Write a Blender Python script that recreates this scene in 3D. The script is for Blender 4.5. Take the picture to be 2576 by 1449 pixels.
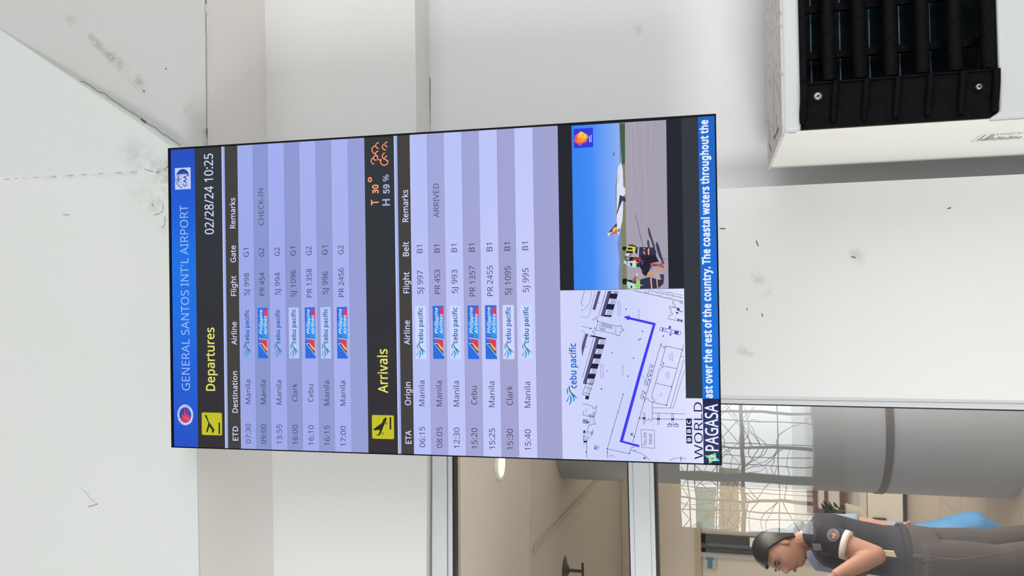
import bpy, bmesh, math, random
from mathutils import Vector, Matrix
from mathutils.geometry import tessellate_polygon
random.seed(7)
for o in list(bpy.data.objects): bpy.data.objects.remove(o)
SC = bpy.context.scene
COL = SC.collection
PI = math.pi
def lin(c):
    return tuple(((v/255)/12.92 if v/255 <= .04045 else ((v/255+.055)/1.055)**2.4) for v in c)
# ------------------------------------------------------------------ camera (phone held sideways: world up is picture left)
ZC = 1.8
CR = Vector((.99986, .00422, -.01634)); CU = Vector((.01687, -.24989, .96813)); CF = Vector((0, .96826, .24993))
cam = bpy.data.cameras.new('camera'); co = bpy.data.objects.new('camera', cam); COL.objects.link(co)
cam.sensor_width = 36; cam.lens = 1950/2576*36; cam.clip_start = .05
mx = Matrix.Identity(4)
for i in range(3):
    mx[i][0] = -CU[i]; mx[i][1] = CR[i]; mx[i][2] = -CF[i]
mx.translation = (0, 0, ZC); co.matrix_world = mx
SC.camera = co
# ------------------------------------------------------------------ daylight, added fill lights, lamps, exposure
SC.view_settings.view_transform = 'Standard'; SC.view_settings.look = 'None'
SC.view_settings.exposure = 0; SC.view_settings.gamma = 1; SC.view_settings.use_curve_mapping = False
w = bpy.data.worlds.new('overcast sky'); SC.world = w; w.use_nodes = True
nt = w.node_tree; bg = nt.nodes['Background']
bg.inputs[0].default_value = (.93, .98, 1.0, 1); bg.inputs[1].default_value = 2.05
def area(name, loc, target, size, power, col=(1, 1, 1)):
    l = bpy.data.lights.new(name, 'AREA'); l.shape = 'RECTANGLE'; l.size, l.size_y = size; l.energy = power; l.color = col
    o = bpy.data.objects.new(name, l); COL.objects.link(o); o.location = loc
    o.rotation_euler = (Vector(target)-Vector(loc)).to_track_quat('-Z', 'Y').to_euler()
    return o
sun = bpy.data.lights.new('sun', 'SUN'); sun.energy = 3.0; sun.angle = .09; sun.color = (1, .97, .93)
so = bpy.data.objects.new('sun', sun); COL.objects.link(so); so.rotation_euler = Vector((-.25, .5, .83)).to_track_quat('Z', 'Y').to_euler()
area('fill_light_right', (4.0, -3.2, .95), (0, 1.9, 2.6), (4.0, 1.7), 74, (1, 1, 1))  # low fill light added for walls and soffit, no real opening
area('fill_light_left', (-5.1, -4.3, .95), (0, 1.9, 2.5), (2.4, 1.8), 225, (.99, 1, 1))  # second added fill light, from the left, no real opening
area('hall_lamp_bank', (1.6, 5.2, 2.80), (1.6, 5.2, 0), (2.5, 5.0), 740, (1, .93, .84))
area('hall_lamp_bank_far', (-4.2, 5.6, 2.80), (-4.2, 5.6, 0), (1.2, 4.5), 110, (1, .93, .84))
# ------------------------------------------------------------------ helpers
def ray(x, y):
    return CF + CR*((1449-y-724.5)/1950) - CU*((x-1288)/1950)
def at(x, y, Y):          # the point at depth Y (metres in front of the camera) seen at this place of the photograph
    d = ray(x, y); return d*(Y/d.y) + Vector((0, 0, ZC))
def atz(x, y, z):
    d = ray(x, y); return d*((z-ZC)/d.z) + Vector((0, 0, ZC))
MATS = {}
def mat(name, rgb, rough=.6, var=0, scale=8, bump=0, metal=0, var2=None, spec=.5, bscale=60):
    if name in MATS: return MATS[name]
    m = bpy.data.materials.new(name); m.use_nodes = True; n = m.node_tree; b = n.nodes['Principled BSDF']
    c = lin(rgb); b.inputs['Base Color'].default_value = (*c, 1); b.inputs['Roughness'].default_value = rough
    b.inputs['Metallic'].default_value = metal; b.inputs['Specular IOR Level'].default_value = spec
    tc = n.nodes.new('ShaderNodeTexCoord')
    if var:
        t = n.nodes.new('ShaderNodeTexNoise'); t.inputs['Scale'].default_value = scale; t.inputs['Detail'].default_value = 5
        n.links.new(tc.outputs['Object'], t.inputs['Vector'])
        r = n.nodes.new('ShaderNodeValToRGB'); n.links.new(t.outputs['Fac'], r.inputs[0])
        c2 = lin(var2) if var2 else tuple(v*(1-var) for v in c)
        r.color_ramp.elements[0].position = .35; r.color_ramp.elements[0].color = (*c2, 1)
        r.color_ramp.elements[1].position = .65; r.color_ramp.elements[1].color = (*c, 1)
        n.links.new(r.outputs[0], b.inputs['Base Color'])
    if bump:
        t = n.nodes.new('ShaderNodeTexNoise'); t.inputs['Scale'].default_value = bscale; t.inputs['Detail'].default_value = 4
        n.links.new(tc.outputs['Object'], t.inputs['Vector'])
        bp = n.nodes.new('ShaderNodeBump'); bp.inputs['Strength'].default_value = bump; bp.inputs['Distance'].default_value = .002
        n.links.new(t.outputs['Fac'], bp.inputs['Height']); n.links.new(bp.outputs[0], b.inputs['Normal'])
    MATS[name] = m; return m
def emit(name, rgb, strength=1):
    if name in MATS: return MATS[name]
    m = bpy.data.materials.new(name); m.use_nodes = True; n = m.node_tree; b = n.nodes['Principled BSDF']
    b.inputs['Base Color'].default_value = (0, 0, 0, 1); b.inputs['Specular IOR Level'].default_value = 0; b.inputs['Roughness'].default_value = 1
    b.inputs['Emission Color'].default_value = (*lin(rgb), 1); b.inputs['Emission Strength'].default_value = strength
    MATS[name] = m; return m
def put(name, bm, mats, parent=None, smooth=False, bevel=0, inv=True):
    me = bpy.data.meshes.new(name); bm.normal_update(); bm.to_mesh(me); bm.free()
    for m in (mats if isinstance(mats, (list, tuple)) else [mats]): me.materials.append(m)
    if smooth:
        for p in me.polygons: p.use_smooth = True
    o = bpy.data.objects.new(name, me); COL.objects.link(o)
    if bevel:
        bv = o.modifiers.new('edge', 'BEVEL'); bv.width = bevel; bv.segments = 3; bv.limit_method = 'ANGLE'; bv.angle_limit = .6
        for p in me.polygons: p.use_smooth = True
        we = o.modifiers.new('wn', 'WEIGHTED_NORMAL'); we.keep_sharp = True
    if parent: o.parent = parent
    return o
def thing(name, label, cat, loc=(0, 0, 0), rz=0, group=None):
    o = bpy.data.objects.new(name, None); COL.objects.link(o); o.empty_display_size = .1
    o.location = loc; o.rotation_euler = (0, 0, rz); o['label'] = label; o['category'] = cat
    if group: o['group'] = group
    return o
def tag(o, label, cat, group=None):
    o['label'] = label; o['category'] = cat
    if group: o['group'] = group
    return o
def struct(o, label=None):
    o['kind'] = 'structure'
    if label: o['label'] = label
    return o
def box(bm, a, b, mi=0):
    x0, y0, z0 = a; x1, y1, z1 = b
    v = [bm.verts.new(p) for p in ((x0,y0,z0),(x1,y0,z0),(x1,y1,z0),(x0,y1,z0),(x0,y0,z1),(x1,y0,z1),(x1,y1,z1),(x0,y1,z1))]
    for f in ((0,3,2,1),(4,5,6,7),(0,1,5,4),(1,2,6,5),(2,3,7,6),(3,0,4,7)):
        bm.faces.new([v[i] for i in f]).material_index = mi
def B(a, b):
    bm = bmesh.new(); box(bm, a, b); return bm
def prism(bm, pts, off, mi=0):                    # polygon extruded along a vector
    off = Vector(off); a = [bm.verts.new(p) for p in pts]; b = [bm.verts.new(Vector(p)+off) for p in pts]
    f = bm.faces.new(a); g = bm.faces.new(b[::-1]); f.material_index = g.material_index = mi
    n = len(pts)
    for i in range(n): bm.faces.new((a[i], b[i], b[(i+1) % n], a[(i+1) % n])).material_index = mi
    return bm
def fixn(bm):
    bmesh.ops.recalc_face_normals(bm, faces=bm.faces); return bm
def tube(bm, pts, rad, n=10, cap=True, mi=0):
    pts = [Vector(p) for p in pts]; rs = rad if isinstance(rad, (list, tuple)) else [rad]*len(pts); rings = []
    for i, p in enumerate(pts):
        d = (pts[min(i+1, len(pts)-1)]-pts[max(i-1, 0)]).normalized()
        s = d.cross(Vector((0, 0, 1)) if abs(d.z) < .9 else Vector((1, 0, 0))).normalized(); t = s.cross(d)
        rings.append([bm.verts.new(p+(s*math.cos(2*PI*k/n)+t*math.sin(2*PI*k/n))*rs[i]) for k in range(n)])
    for i in range(len(rings)-1):
        for k in range(n): bm.faces.new((rings[i][k], rings[i][(k+1) % n], rings[i+1][(k+1) % n], rings[i+1][k])).material_index = mi
    if cap:
        bm.faces.new(rings[0][::-1]).material_index = mi; bm.faces.new(rings[-1]).material_index = mi
def loft(bm, rings, n=24, cap=True, mi=0):        # rings: (centre, rx, ry, twist) ellipses lying flat, bottom to top
    R = []
    for c, rx, ry, tw in rings:
        c = Vector(c); R.append([bm.verts.new(c+Vector((math.cos(a)*rx*math.cos(tw)-math.sin(a)*ry*math.sin(tw), math.cos(a)*rx*math.sin(tw)+math.sin(a)*ry*math.cos(tw), 0))) for a in [2*PI*k/n for k in range(n)]])
    for i in range(len(R)-1):
        for k in range(n): bm.faces.new((R[i][k], R[i][(k+1) % n], R[i+1][(k+1) % n], R[i+1][k])).material_index = mi
    if cap: bm.faces.new(R[0][::-1]).material_index = mi; bm.faces.new(R[-1]).material_index = mi
def ball(bm, c, r, sx=1, sy=1, sz=1, seg=16, mi=0):
    q = bmesh.ops.create_uvsphere(bm, u_segments=seg, v_segments=seg//2+2, radius=r, matrix=Matrix.Translation(c) @ Matrix.Diagonal((sx, sy, sz, 1)))
    for v in q['verts']:
        for f in v.link_faces: f.material_index = mi
def ribbon(bm, pts, wd, nrm=(0, -1, 0), mi=0):    # thin flat strip along a polyline
    nrm = Vector(nrm)
    for a, b in zip(pts, pts[1:]):
        a, b = Vector(a), Vector(b); d = (b-a)
        if d.length < 1e-6: continue
        s = d.normalized().cross(nrm)*(wd/2); e = d.normalized()*(wd*.3)
        bm.faces.new([bm.verts.new(p) for p in (a-e-s, b+e-s, b+e+s, a-e+s)]).material_index = mi
def wob(p, q, n, amp):
    p, q = Vector(p), Vector(q); return [p.lerp(q, i/n)+Vector((random.uniform(-amp, amp), 0, random.uniform(-amp, amp))) for i in range(n+1)]
# ------------------------------------------------------------------ paint
def stained(name, rgb, spots=(), two=None, var=.03):
    """white paint with soft unevenness; spots: (p0, p1, radius, colour, strength) smudges along a segment; two: (x, colour) second coat right of x"""
    m = mat(name, rgb, .55, 0, bump=.12, bscale=220); n = m.node_tree; b = n.nodes['Principled BSDF']; L = n.links.new
    tc = n.nodes.new('ShaderNodeTexCoord')
    t = n.nodes.new('ShaderNodeTexNoise'); t.inputs['Scale'].default_value = 2.2; t.inputs['Detail'].default_value = 6; L(tc.outputs['Object'], t.inputs['Vector'])
    r = n.nodes.new('ShaderNodeValToRGB'); L(t.outputs['Fac'], r.inputs[0]); c = lin(rgb)
    r.color_ramp.elements[0].position = .3; r.color_ramp.elements[0].color = (c[0]*(1-var), c[1]*(1-var*.7), c[2]*(1-var*1.3), 1)
    r.color_ramp.elements[1].position = .7; r.color_ramp.elements[1].color = (*c, 1)
    out = r.outputs[0]
    def mix(fac, col, out):
        x = n.nodes.new('ShaderNodeMix'); x.data_type = 'RGBA'; x.blend_type = 'MULTIPLY'; L(fac, x.inputs[0]); L(out, x.inputs[6]); x.inputs[7].default_value = (*col, 1); return x.outputs[2]
    def mth(op, a, b=None, clamp=False):
        x = n.nodes.new('ShaderNodeMath'); x.operation = op; x.use_clamp = clamp
        for i, v in enumerate((a, b)):
            if v is None: continue
            if isinstance(v, (int, float)): x.inputs[i].default_value = v
            else: L(v, x.inputs[i])
        return x.outputs[0]
    def vm(op, a, b):
        x = n.nodes.new('ShaderNodeVectorMath'); x.operation = op
        for i, v in enumerate((a, b)):
            if isinstance(v, (tuple, Vector)): x.inputs[i].default_value = tuple(v)
            else: L(v, x.inputs[i])
        return x
    if two:
        s = n.nodes.new('ShaderNodeSeparateXYZ'); L(tc.outputs['Object'], s.inputs[0])
        out = mix(mth('MULTIPLY', mth('SUBTRACT', s.outputs[0], two[0]), 60, True), two[1], out)
    big = n.nodes.new('ShaderNodeTexNoise'); big.inputs['Scale'].default_value = 26; big.inputs['Detail'].default_value = 8; big.inputs['Roughness'].default_value = .7
    L(tc.outputs['Object'], big.inputs['Vector'])
    for p0, p1, rad, col, st in spots:
        p0, p1 = Vector(p0), Vector(p1); d = p1-p0; ll = max(d.length_squared, 1e-8)
        pa = vm('SUBTRACT', tc.outputs['Object'], p0)
        h = mth('DIVIDE', vm('DOT_PRODUCT', pa.outputs[0], d).outputs[1], ll, True)
        sc = n.nodes.new('ShaderNodeVectorMath'); sc.operation = 'SCALE'; sc.inputs[0].default_value = tuple(d); L(h, sc.inputs[3])
        dist = vm('LENGTH', vm('SUBTRACT', pa.outputs[0], sc.outputs[0]).outputs[0], (0, 0, 0)).outputs[1]
        fall = mth('SUBTRACT', 1, mth('DIVIDE', dist, rad), True)
        nz = mth('MULTIPLY', mth('SUBTRACT', big.outputs['Fac'], .42), 6, True)
        out = mix(mth('MULTIPLY', mth('MULTIPLY', fall, nz), st, True), col, out)
    L(out, b.inputs['Base Color'])
    return m
# ================================================================== the building front
YW = 1.94                                          # face of the lintel wall and of the pillar
zS = at(686, 1300, YW).z
g0 = atz(496, 1127, zS); YF = 1.615                # fascia face
wallp = stained('white wall paint', (236, 234, 233), [
    (at(1900, 690, YW), at(1925, 730, YW), .02, (.55, .5, .45), .5), (at(1870, 880, YW), at(1885, 885, YW), .02, (.5, .45, .4), .6),
    (at(2150, 640, YW), at(2165, 650, YW), .02, (.6, .55, .5), .5), (at(1920, 540, YW), at(1922, 542, YW), .02, (.6, .55, .5), .4)])
soffp = mat('soffit paint', (243, 240, 236), .6, .03, 3, .1, bscale=200)
# lintel wall + pillar
bm = bmesh.new()
lint = [at(1060, 3100, YW), at(1071, 1600, YW), at(1074.8, 1144, YW), at(1047.6, 337, YW), at(1043.5, 0, YW), at(1041, -400, YW)]
top = 3.25
pts = [Vector((p.x, YW, p.z)) for p in lint]; pts += [Vector((pts[-1].x, YW, top)), Vector((pts[0].x, YW, top))]
prism(bm, pts, (0, .16, 0))
pl_, pr_ = -.267, .234
prism(bm, [(pl_, YW, 0), (pr_, YW, 0), (pr_-.004, YW, 2.6), (pl_-.001, YW, 2.6)], (0, .16, 0))
wf = struct(put('wall_front', fixn(bm), wallp), 'white plastered lintel wall and square pillar behind the flight display')
bm = bmesh.new()
def speck(bm, x, y, Y, w, h): p = at(x, y, Y); ribbon(bm, [p+Vector((-w/2, -.0006, 0)), p+Vector((w/2, -.0006, h))], .0025)
for x, y, ww, hh in [(1918, 793, .006, .001), (1880, 778, .003, .001), (2152, 647, .003, .008), (2384, 524, .002, -.006), (1907, 612, .012, .004), (1824, 575, .001, .012)]: speck(bm, x, y, YW, ww, hh)
put('mark', bm, mat('wall marks', (110, 95, 80), .8), wf)['label'] = 'small brown specks and nicks'
def crack(parent, z, wd, col=(96, 92, 86)):
    bm = bmesh.new()
    for path, w_ in z: ribbon(bm, path, w_)
    o = put('crack', bm, mat('crack dark', col, .9), parent); o['label'] = 'thin dark crack line'; return o
# recessed wall behind the cabinet
YR = 2.045
rw = stained('recess wall paint', (236, 234, 236), [(at(1600, 70, YR), at(1605, 75, YR), .02, (.6, .55, .5), .4)])
struct(put('wall_right', B((pr_-.1, YR, 0), (2.6, YR+.12, 3.0)), rw), 'white recessed wall right of the pillar')
cp = [at(1081.6, y, YR)+Vector((0, -.001, 0)) for y in range(340, -40, -12)]
crack(bpy.data.objects['wall_right'], [([p+Vector((0, 0, random.uniform(-.0008, .0008))) for p in cp[:13]], .0016), ([at(1076.5, y, YR)+Vector((0, -.001, 0)) for y in range(190, -40, -20)], .0008)], (120, 116, 110))
struct(put('wall_left', B((-6, 1.9, 0), (-2.3, 2.2, 3.3)), wallp))
# soffit between fascia and wall
bm = bmesh.new()
A = [atz(685, 2600, zS), atz(686, 1127, zS), atz(672, 340, zS), atz(666, -400, zS)]
xk = F_x = at(495, 417, YF).x
prism(bm, [(-2.4, YF+.002, zS), (-2.4, YW+.02, zS), (2.6, YW+.02, zS-.004), (2.6, 1.676, zS-.004), (xk+.02, 1.668, zS-.002), (xk+.02, YF+.002, zS)][::-1], (0, 0, .12))
struct(put('ceiling', fixn(bm), soffp), 'narrow white soffit over the pillar')
# fascia with the sloping edge
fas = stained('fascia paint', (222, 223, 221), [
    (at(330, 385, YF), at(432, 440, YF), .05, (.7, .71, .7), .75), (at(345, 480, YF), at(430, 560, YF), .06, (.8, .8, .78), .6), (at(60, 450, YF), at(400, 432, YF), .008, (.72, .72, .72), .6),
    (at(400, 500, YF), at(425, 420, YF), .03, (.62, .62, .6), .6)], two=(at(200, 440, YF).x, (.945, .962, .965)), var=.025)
def F_(x, y): return at(x, y, YF)
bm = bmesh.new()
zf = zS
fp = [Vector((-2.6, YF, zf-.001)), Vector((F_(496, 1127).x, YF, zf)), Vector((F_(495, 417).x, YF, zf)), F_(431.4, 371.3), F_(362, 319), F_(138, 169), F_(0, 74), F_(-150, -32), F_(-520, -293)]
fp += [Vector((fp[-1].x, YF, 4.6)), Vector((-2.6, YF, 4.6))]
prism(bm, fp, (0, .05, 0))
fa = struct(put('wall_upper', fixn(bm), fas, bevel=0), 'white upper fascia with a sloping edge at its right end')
o1 = Vector((0, -.0012, 0))
fine = [([F_(*p)+o1 for p in [(365, 425), (370, 428), (378, 430), (386, 431)]], .0008), ([F_(*p)+o1 for p in [(392, 435), (397, 433), (400, 430)]], .0012), ([F_(*p)+o1 for p in [(414, 428), (419, 422), (422, 419), (424, 421)]], .0014),
        ([F_(*p)+o1 for p in [(410, 512), (411, 522), (409, 532), (400, 538), (388, 541)]], .0008), ([F_(*p)+o1 for p in [(414, 545), (417, 555), (414, 566), (408, 573)]], .0009), ([F_(*p)+o1 for p in [(382, 512), (387, 519)]], .001)]
fine += [([F_(x, 452-x*.058)+o1, F_(x+random.uniform(6, 16), 451.5-(x+9)*.058)+o1], .0007) for x in (12, 38, 88, 130, 170, 205, 250, 292, 330)]
fine += [([F_(*p)+o1 for p in [(205, 1229), (214, 1236), (232, 1257), (246, 1268)]], .0005), ([F_(*p)+o1 for p in [(222, 1275), (246, 1268)]], .0009), ([F_(160, 540)+o1, F_(176, 541)+o1], .0009)]
crack(fa, fine, (150, 150, 146))
# plaster panel behind the sloping edge, leaning forward to it
c0 = Vector((2.6, 1.674, zS-.004)); c1 = atz(520, 350, zS-.004); q = at(-20, 60, YF+.001)
nrm = (c0-c1).cross(q-c1).normalized()
def C_(x, y, off=0):
    d = ray(x, y); p0 = Vector((0, 0, ZC)); return p0 + d*(((c1-nrm*off)-p0).dot(nrm)/d.dot(nrm))
if nrm.y > 0: nrm = -nrm
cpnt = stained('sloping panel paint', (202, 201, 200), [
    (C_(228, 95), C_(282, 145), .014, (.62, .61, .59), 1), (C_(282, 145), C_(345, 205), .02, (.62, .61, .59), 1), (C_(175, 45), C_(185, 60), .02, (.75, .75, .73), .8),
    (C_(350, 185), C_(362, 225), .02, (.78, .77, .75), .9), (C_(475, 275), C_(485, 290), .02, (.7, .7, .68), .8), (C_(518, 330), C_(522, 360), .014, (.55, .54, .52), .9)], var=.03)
bm = bmesh.new()
xl = c1+(c1-c0).normalized()*.25
prism(bm, [c0, xl, xl+(q-c1), c0+(q-c1)], -nrm*.004)
t0, t1 = c0+(q-c1), xl+(q-c1); box(bm, (t1.x, t1.y, min(t0.z, t1.z)-.002), (2.6, t1.y+.02, 4.6))
cw = struct(put('wall_slope', fixn(bm), cpnt), 'greyer plaster panel between the sloping edge and the soffit')
on = nrm*.0012
e = [(175, 200), (182, 204), (190, 210), (205, 211), (222, 222), (240, 236), (256, 240), (270, 253), (285, 262), (300, 272), (318, 284), (330, 291), (345, 300), (356, 312), (368, 318), (382, 325), (392, 333), (400, 342), (410, 345), (420, 352), (432, 360), (446, 370)]
crack(cw, [([C_(p[0]+8, p[1]-5)+on for p in e[2:]], .0011), ([C_(356, 300)+on, C_(367, 308)+on], .0045)], (88, 84, 80))
crack(cw, [([C_(520+random.uniform(-1, 1), y)+on for y in range(30, 352, 14)], .0012), ([C_(519, 0)+on, C_(519, 10)+on], .003), ([C_(522, 325)+on, C_(521, 345)+on], .003), ([C_(418, 172)+on, C_(418, 174)+on], .003), ([C_(361, 229)+on, C_(364, 230)+on], .003)], (120, 116, 112))
# ------------------------------------------------------------------ aluminium shopfront on the left
YG = 2.0
alu = mat('white powder coated aluminium', (222, 224, 226), .35, .02, 30)
alul = mat('frame joint', (140, 142, 145), .6); gask = mat('black rubber gasket', (22, 22, 24), .5)
win = bpy.data.objects.new('window_1', None); COL.objects.link(win); struct(win, 'white aluminium framed glazing left of the pillar')
def bar(name, tl, tr, br, bl, Y, dep, m, lab=None):   # a profile whose front face has these four corners
    P = [at(*p, Y) for p in (tl, tr, br, bl)]; bm = bmesh.new(); prism(bm, P, (0, dep, 0)); o = put(name, fixn(bm), m, win)
    if lab: o['label'] = lab
    return o
ytop = 1120
bar('frame_head', (1083, 3100), (1088, ytop-130), (1123, ytop-130), (1129, 3100), 1.965, .07, alu)
bar('frame_lip', (1128.4, 3100), (1123.8, ytop-130), (1136.5, ytop-130), (1145, 3100), 1.972, .06, alu)
bar('gasket', (1143, 3100), (1135.5, ytop-130), (1142, ytop-130), (1154, 3100), 1.975, .03, gask)
def jp(x, a, b): return a+(b-a)*(x-1812)/(2576-1812)
for nm, (a0, b0), (a1, b1), Yj, m_ in [('jamb', (992.5, 1004.5), (1003, 1015), 1.962, alu), ('jamb', (1004, 1016), (1014.5, 1031), 1.968, alu), ('gasket', (1014, 1030.5), (1017.5, 1034.5), 1.972, gask)]:
    bar(nm, (1100, jp(1100, a1, b1)), (1100, jp(1100, a0, b0)), (2950, jp(2950, a0, b0)), (2950, jp(2950, a1, b1)), Yj, .07, m_)
bm = bmesh.new(); 
def rl(x, y): return x+(y-1160)*.0243
for nm, xa, xb, Yr, m_ in [('rail', 1580.5, 1591, 1.966, alu), ('rail', 1592, 1632.3, 1.962, alu), ('rail', 1633.3, 1643.5, 1.966, alu), ('gasket', 1577, 1581, 1.975, gask), ('gasket', 1643, 1650, 1.975, gask)]:
    bar(nm, (rl(xa, 3100), 3100), (rl(xa, 1010), 1010), (rl(xb, 1010), 1010), (rl(xb, 3100)+.3, 3100), Yr, .06, m_)
bar('frame_joint', (1128, 3100), (1123, 1000), (1125, 1000), (1130.5, 3100), 1.968, .03, alul)
for xa in (1590.6, 1631.9): bar('frame_joint', (rl(xa, 3100), 3100), (rl(xa, 1010), 1010), (rl(xa+1.8, 1010), 1010), (rl(xa+1.8, 3100), 3100), 1.968, .02, alul)
gl = bpy.data.materials.new('coated glass'); gl.use_nodes = True; n = gl.node_tree; n.nodes.remove(n.nodes['Principled BSDF'])
tr = n.nodes.new('ShaderNodeBsdfTransparent'); tr.inputs[0].default_value = (.95, .955, .95, 1)
gs = n.nodes.new('ShaderNodeBsdfGlossy'); gs.inputs['Roughness'].default_value = .0; gs.inputs['Color'].default_value = (1, 1, 1, 1)
fr = n.nodes.new('ShaderNodeFresnel'); fr.inputs[0].default_value = 3.2
tc = n.nodes.new('ShaderNodeTexCoord'); nz = n.nodes.new('ShaderNodeTexNoise'); nz.inputs['Scale'].default_value = 5; nz.inputs['Detail'].default_value = 2
bp = n.nodes.new('ShaderNodeBump'); bp.inputs['Strength'].default_value = .12; bp.inputs['Distance'].default_value = .002
n.links.new(tc.outputs['Object'], nz.inputs['Vector']); n.links.new(nz.outputs['Fac'], bp.inputs['Height']); n.links.new(bp.outputs[0], gs.inputs['Normal'])
geo = n.nodes.new('ShaderNodeNewGeometry'); fm = n.nodes.new('ShaderNodeMath'); fm.operation = 'SUBTRACT'; fm.use_clamp = True; n.links.new(fr.outputs[0], fm.inputs[0]); n.links.new(geo.outputs['Backfacing'], fm.inputs[1])
ms = n.nodes.new('ShaderNodeMixShader'); n.links.new(fm.outputs[0], ms.inputs[0]); n.links.new(tr.outputs[0], ms.inputs[1]); n.links.new(gs.outputs[0], ms.inputs[2])
n.links.new(ms.outputs[0], n.nodes['Material Output'].inputs[0])
xr = -.262
zr0 = at(1612, 1300, YG).z; zr1 = at(1140, 1300, YG).z
put('glass_pane', B((-2.4, YG, zr0), (xr, YG+.006, zr1+.03)), gl, win); put('glass_pane', B((-2.4, YG, .02), (xr, YG+.006, zr0)), gl, win)
# ------------------------------------------------------------------ hall behind the glass
beige = mat('hall wall beige', (206, 201, 190), .6, .03, 2); hceil = mat('hall ceiling', (184, 182, 177), .7, .03, 1.5)
ZI = 2.86; YB = 9.0
struct(put('wall_back', B((-6, YB, 0), (5, YB+.1, ZI)), beige)); struct(put('wall_hall_left', B((-6.1, 2.1, 0), (-6, YB+.1, ZI)), beige)); struct(put('wall_hall_right', B((5, 2.1, 0), (5.1, YB+.1, ZI)), beige))
hc = struct(put('ceiling_hall', B((-6, 2.06, ZI+.002), (5, YB+.1, ZI+.1)), hceil), 'pale beige hall ceiling behind the glass')
a = atz(1342, 1383, ZI); b_ = atz(1538, 1168, ZI); d = (b_-a); bm = bmesh.new(); s_ = d.normalized().cross(Vector((0, 0, 1)))*.022
prism(bm, [a-s_, a+s_, b_+s_-d*0, b_-s_], (0, 0, -.012)); struct(put('trim_1', fixn(bm), mat('ceiling shadow line', (172, 166, 156), .7)), 'slim darker strip standing in for a diagonal shadow line on the hall ceiling')  # darker strip stands in for a shadow line across the ceiling
bm = bmesh.new(); c_ = Vector((-2.9, 4.9, ZI-.03)); loft(bm, [(c_, .95, .8, 0), (c_+Vector((0, 0, .04)), 1.0, .85, 0)], 48); struct(put('trim_2', bm, hceil), 'shallow round drop in the hall ceiling')
# floors
struct(put('ground_dark', B((-9, -9, -.1), (9, -.2, -.004)), mat('dark ground', (84, 84, 86), .9, .15, 6, .3)))  # dark ground added to weaken its reflection in the glass
struct(put('floor', B((-9, -.2, -.1), (9, 2.1, 0)), mat('forecourt paving', (200, 198, 195), .85, .06, 3, .2)))
fh = struct(put('floor_hall', B((-6, 2.1, -.1), (5, YB, -.006)), mat('floor tile joint', (142, 130, 118), .8)), 'beige tiled hall floor')
tm = [mat('beige floor tile', (156, 143, 130), .35, .04, 3), mat('beige floor tile lighter', (160, 147, 134), .35, .04, 3)]
tb = bmesh.new(); box(tb, (.002, .002, -.006), (.598, .598, 0)); tme = bpy.data.meshes.new('tile'); tb.to_mesh(tme); tb.free(); tme.materials.append(tm[0]); tme2 = tme.copy(); tme2.materials[0] = tm[1]
for i in range(-6, 1):
    for j in range(0, 7):
        o = bpy.data.objects.new('floor_tile', tme if (i*3+j*5) % 4 else tme2); COL.objects.link(o); o.location = (i*.6, 4.75+j*.6, 0); o.parent = fh
# baseboard on the back wall
struct(put('baseboard_back', B((-6, YB-.015, 0), (5, YB, .1)), mat('baseboard', (186, 170, 150), .5)))
# downlight
p = atz(1256, 1168, ZI); dl = thing('ceiling_downlight', 'small round lit downlight in the hall ceiling above the glazing', 'light', p)
bm = bmesh.new(); tube(bm, [(0, 0, .002), (0, 0, -.012)], .075, 28); put('trim_ring', bm, mat('downlight ring', (235, 235, 230), .4), dl)
bm = bmesh.new(); tube(bm, [(0, 0, -.010), (0, 0, -.014)], .062, 28); put('lamp', bm, emit('downlight glow', (255, 244, 205), 2.2), dl)
p = atz(1578, 1447, ZI); d2 = thing('ceiling_downlight', 'far round lit downlight at the edge of the picture over the transom', 'light', p)
bm = bmesh.new(); tube(bm, [(0, 0, .002), (0, 0, -.012)], .09, 20); put('trim_ring', bm, mat('downlight ring', (235, 235, 230), .4), d2)
bm = bmesh.new(); tube(bm, [(0, 0, -.010), (0, 0, -.014)], .078, 20); put('lamp', bm, emit('downlight glow', (255, 244, 205), 2.2), d2)
# little pendant fixture
p = atz(1421, 1434, ZI); sp = thing('ceiling_sprinkler', 'small dark flared fixture hanging from the hall ceiling', 'sprinkler', p)
dm = mat('dark bronze metal', (62, 56, 50), .4, metal=.5)
bm = bmesh.new(); loft(bm, [((0, 0, -.035), .018, .018, 0), ((0, 0, -.018), .045, .045, 0), ((0, 0, 0), .10, .10, 0)], 20); put('canopy', bm, dm, sp)
bm = bmesh.new(); tube(bm, [(0, 0, -.03), (0, 0, -.13)], .012, 8); put('stem', bm, dm, sp)
bm = bmesh.new(); tube(bm, [(-.06, 0, -.13), (.06, 0, -.13)], .009, 8); put('deflector', bm, dm, sp)
# big round pillar in the hall
cc = Vector((-.906, 5.66, 0)); cr = .50
rc = mat('grey painted round pillar', (144, 151, 160), .45, .05, 2); t = thing('round_pillar', 'thick grey round pillar inside the hall with a dark band', 'pillar', cc)
bm = bmesh.new(); tube(bm, [(0, 0, 0), (0, 0, ZI)], cr, 96, False); put('shaft', bm, rc, t, smooth=True)
zb = at(2237, 1040, 5.17).z
bm = bmesh.new(); tube(bm, [(0, 0, zb-.022), (0, 0, zb+.022)], cr+.006, 96); put('band', bm, mat('pillar band', (86, 86, 88), .4), t, smooth=False)
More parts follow.
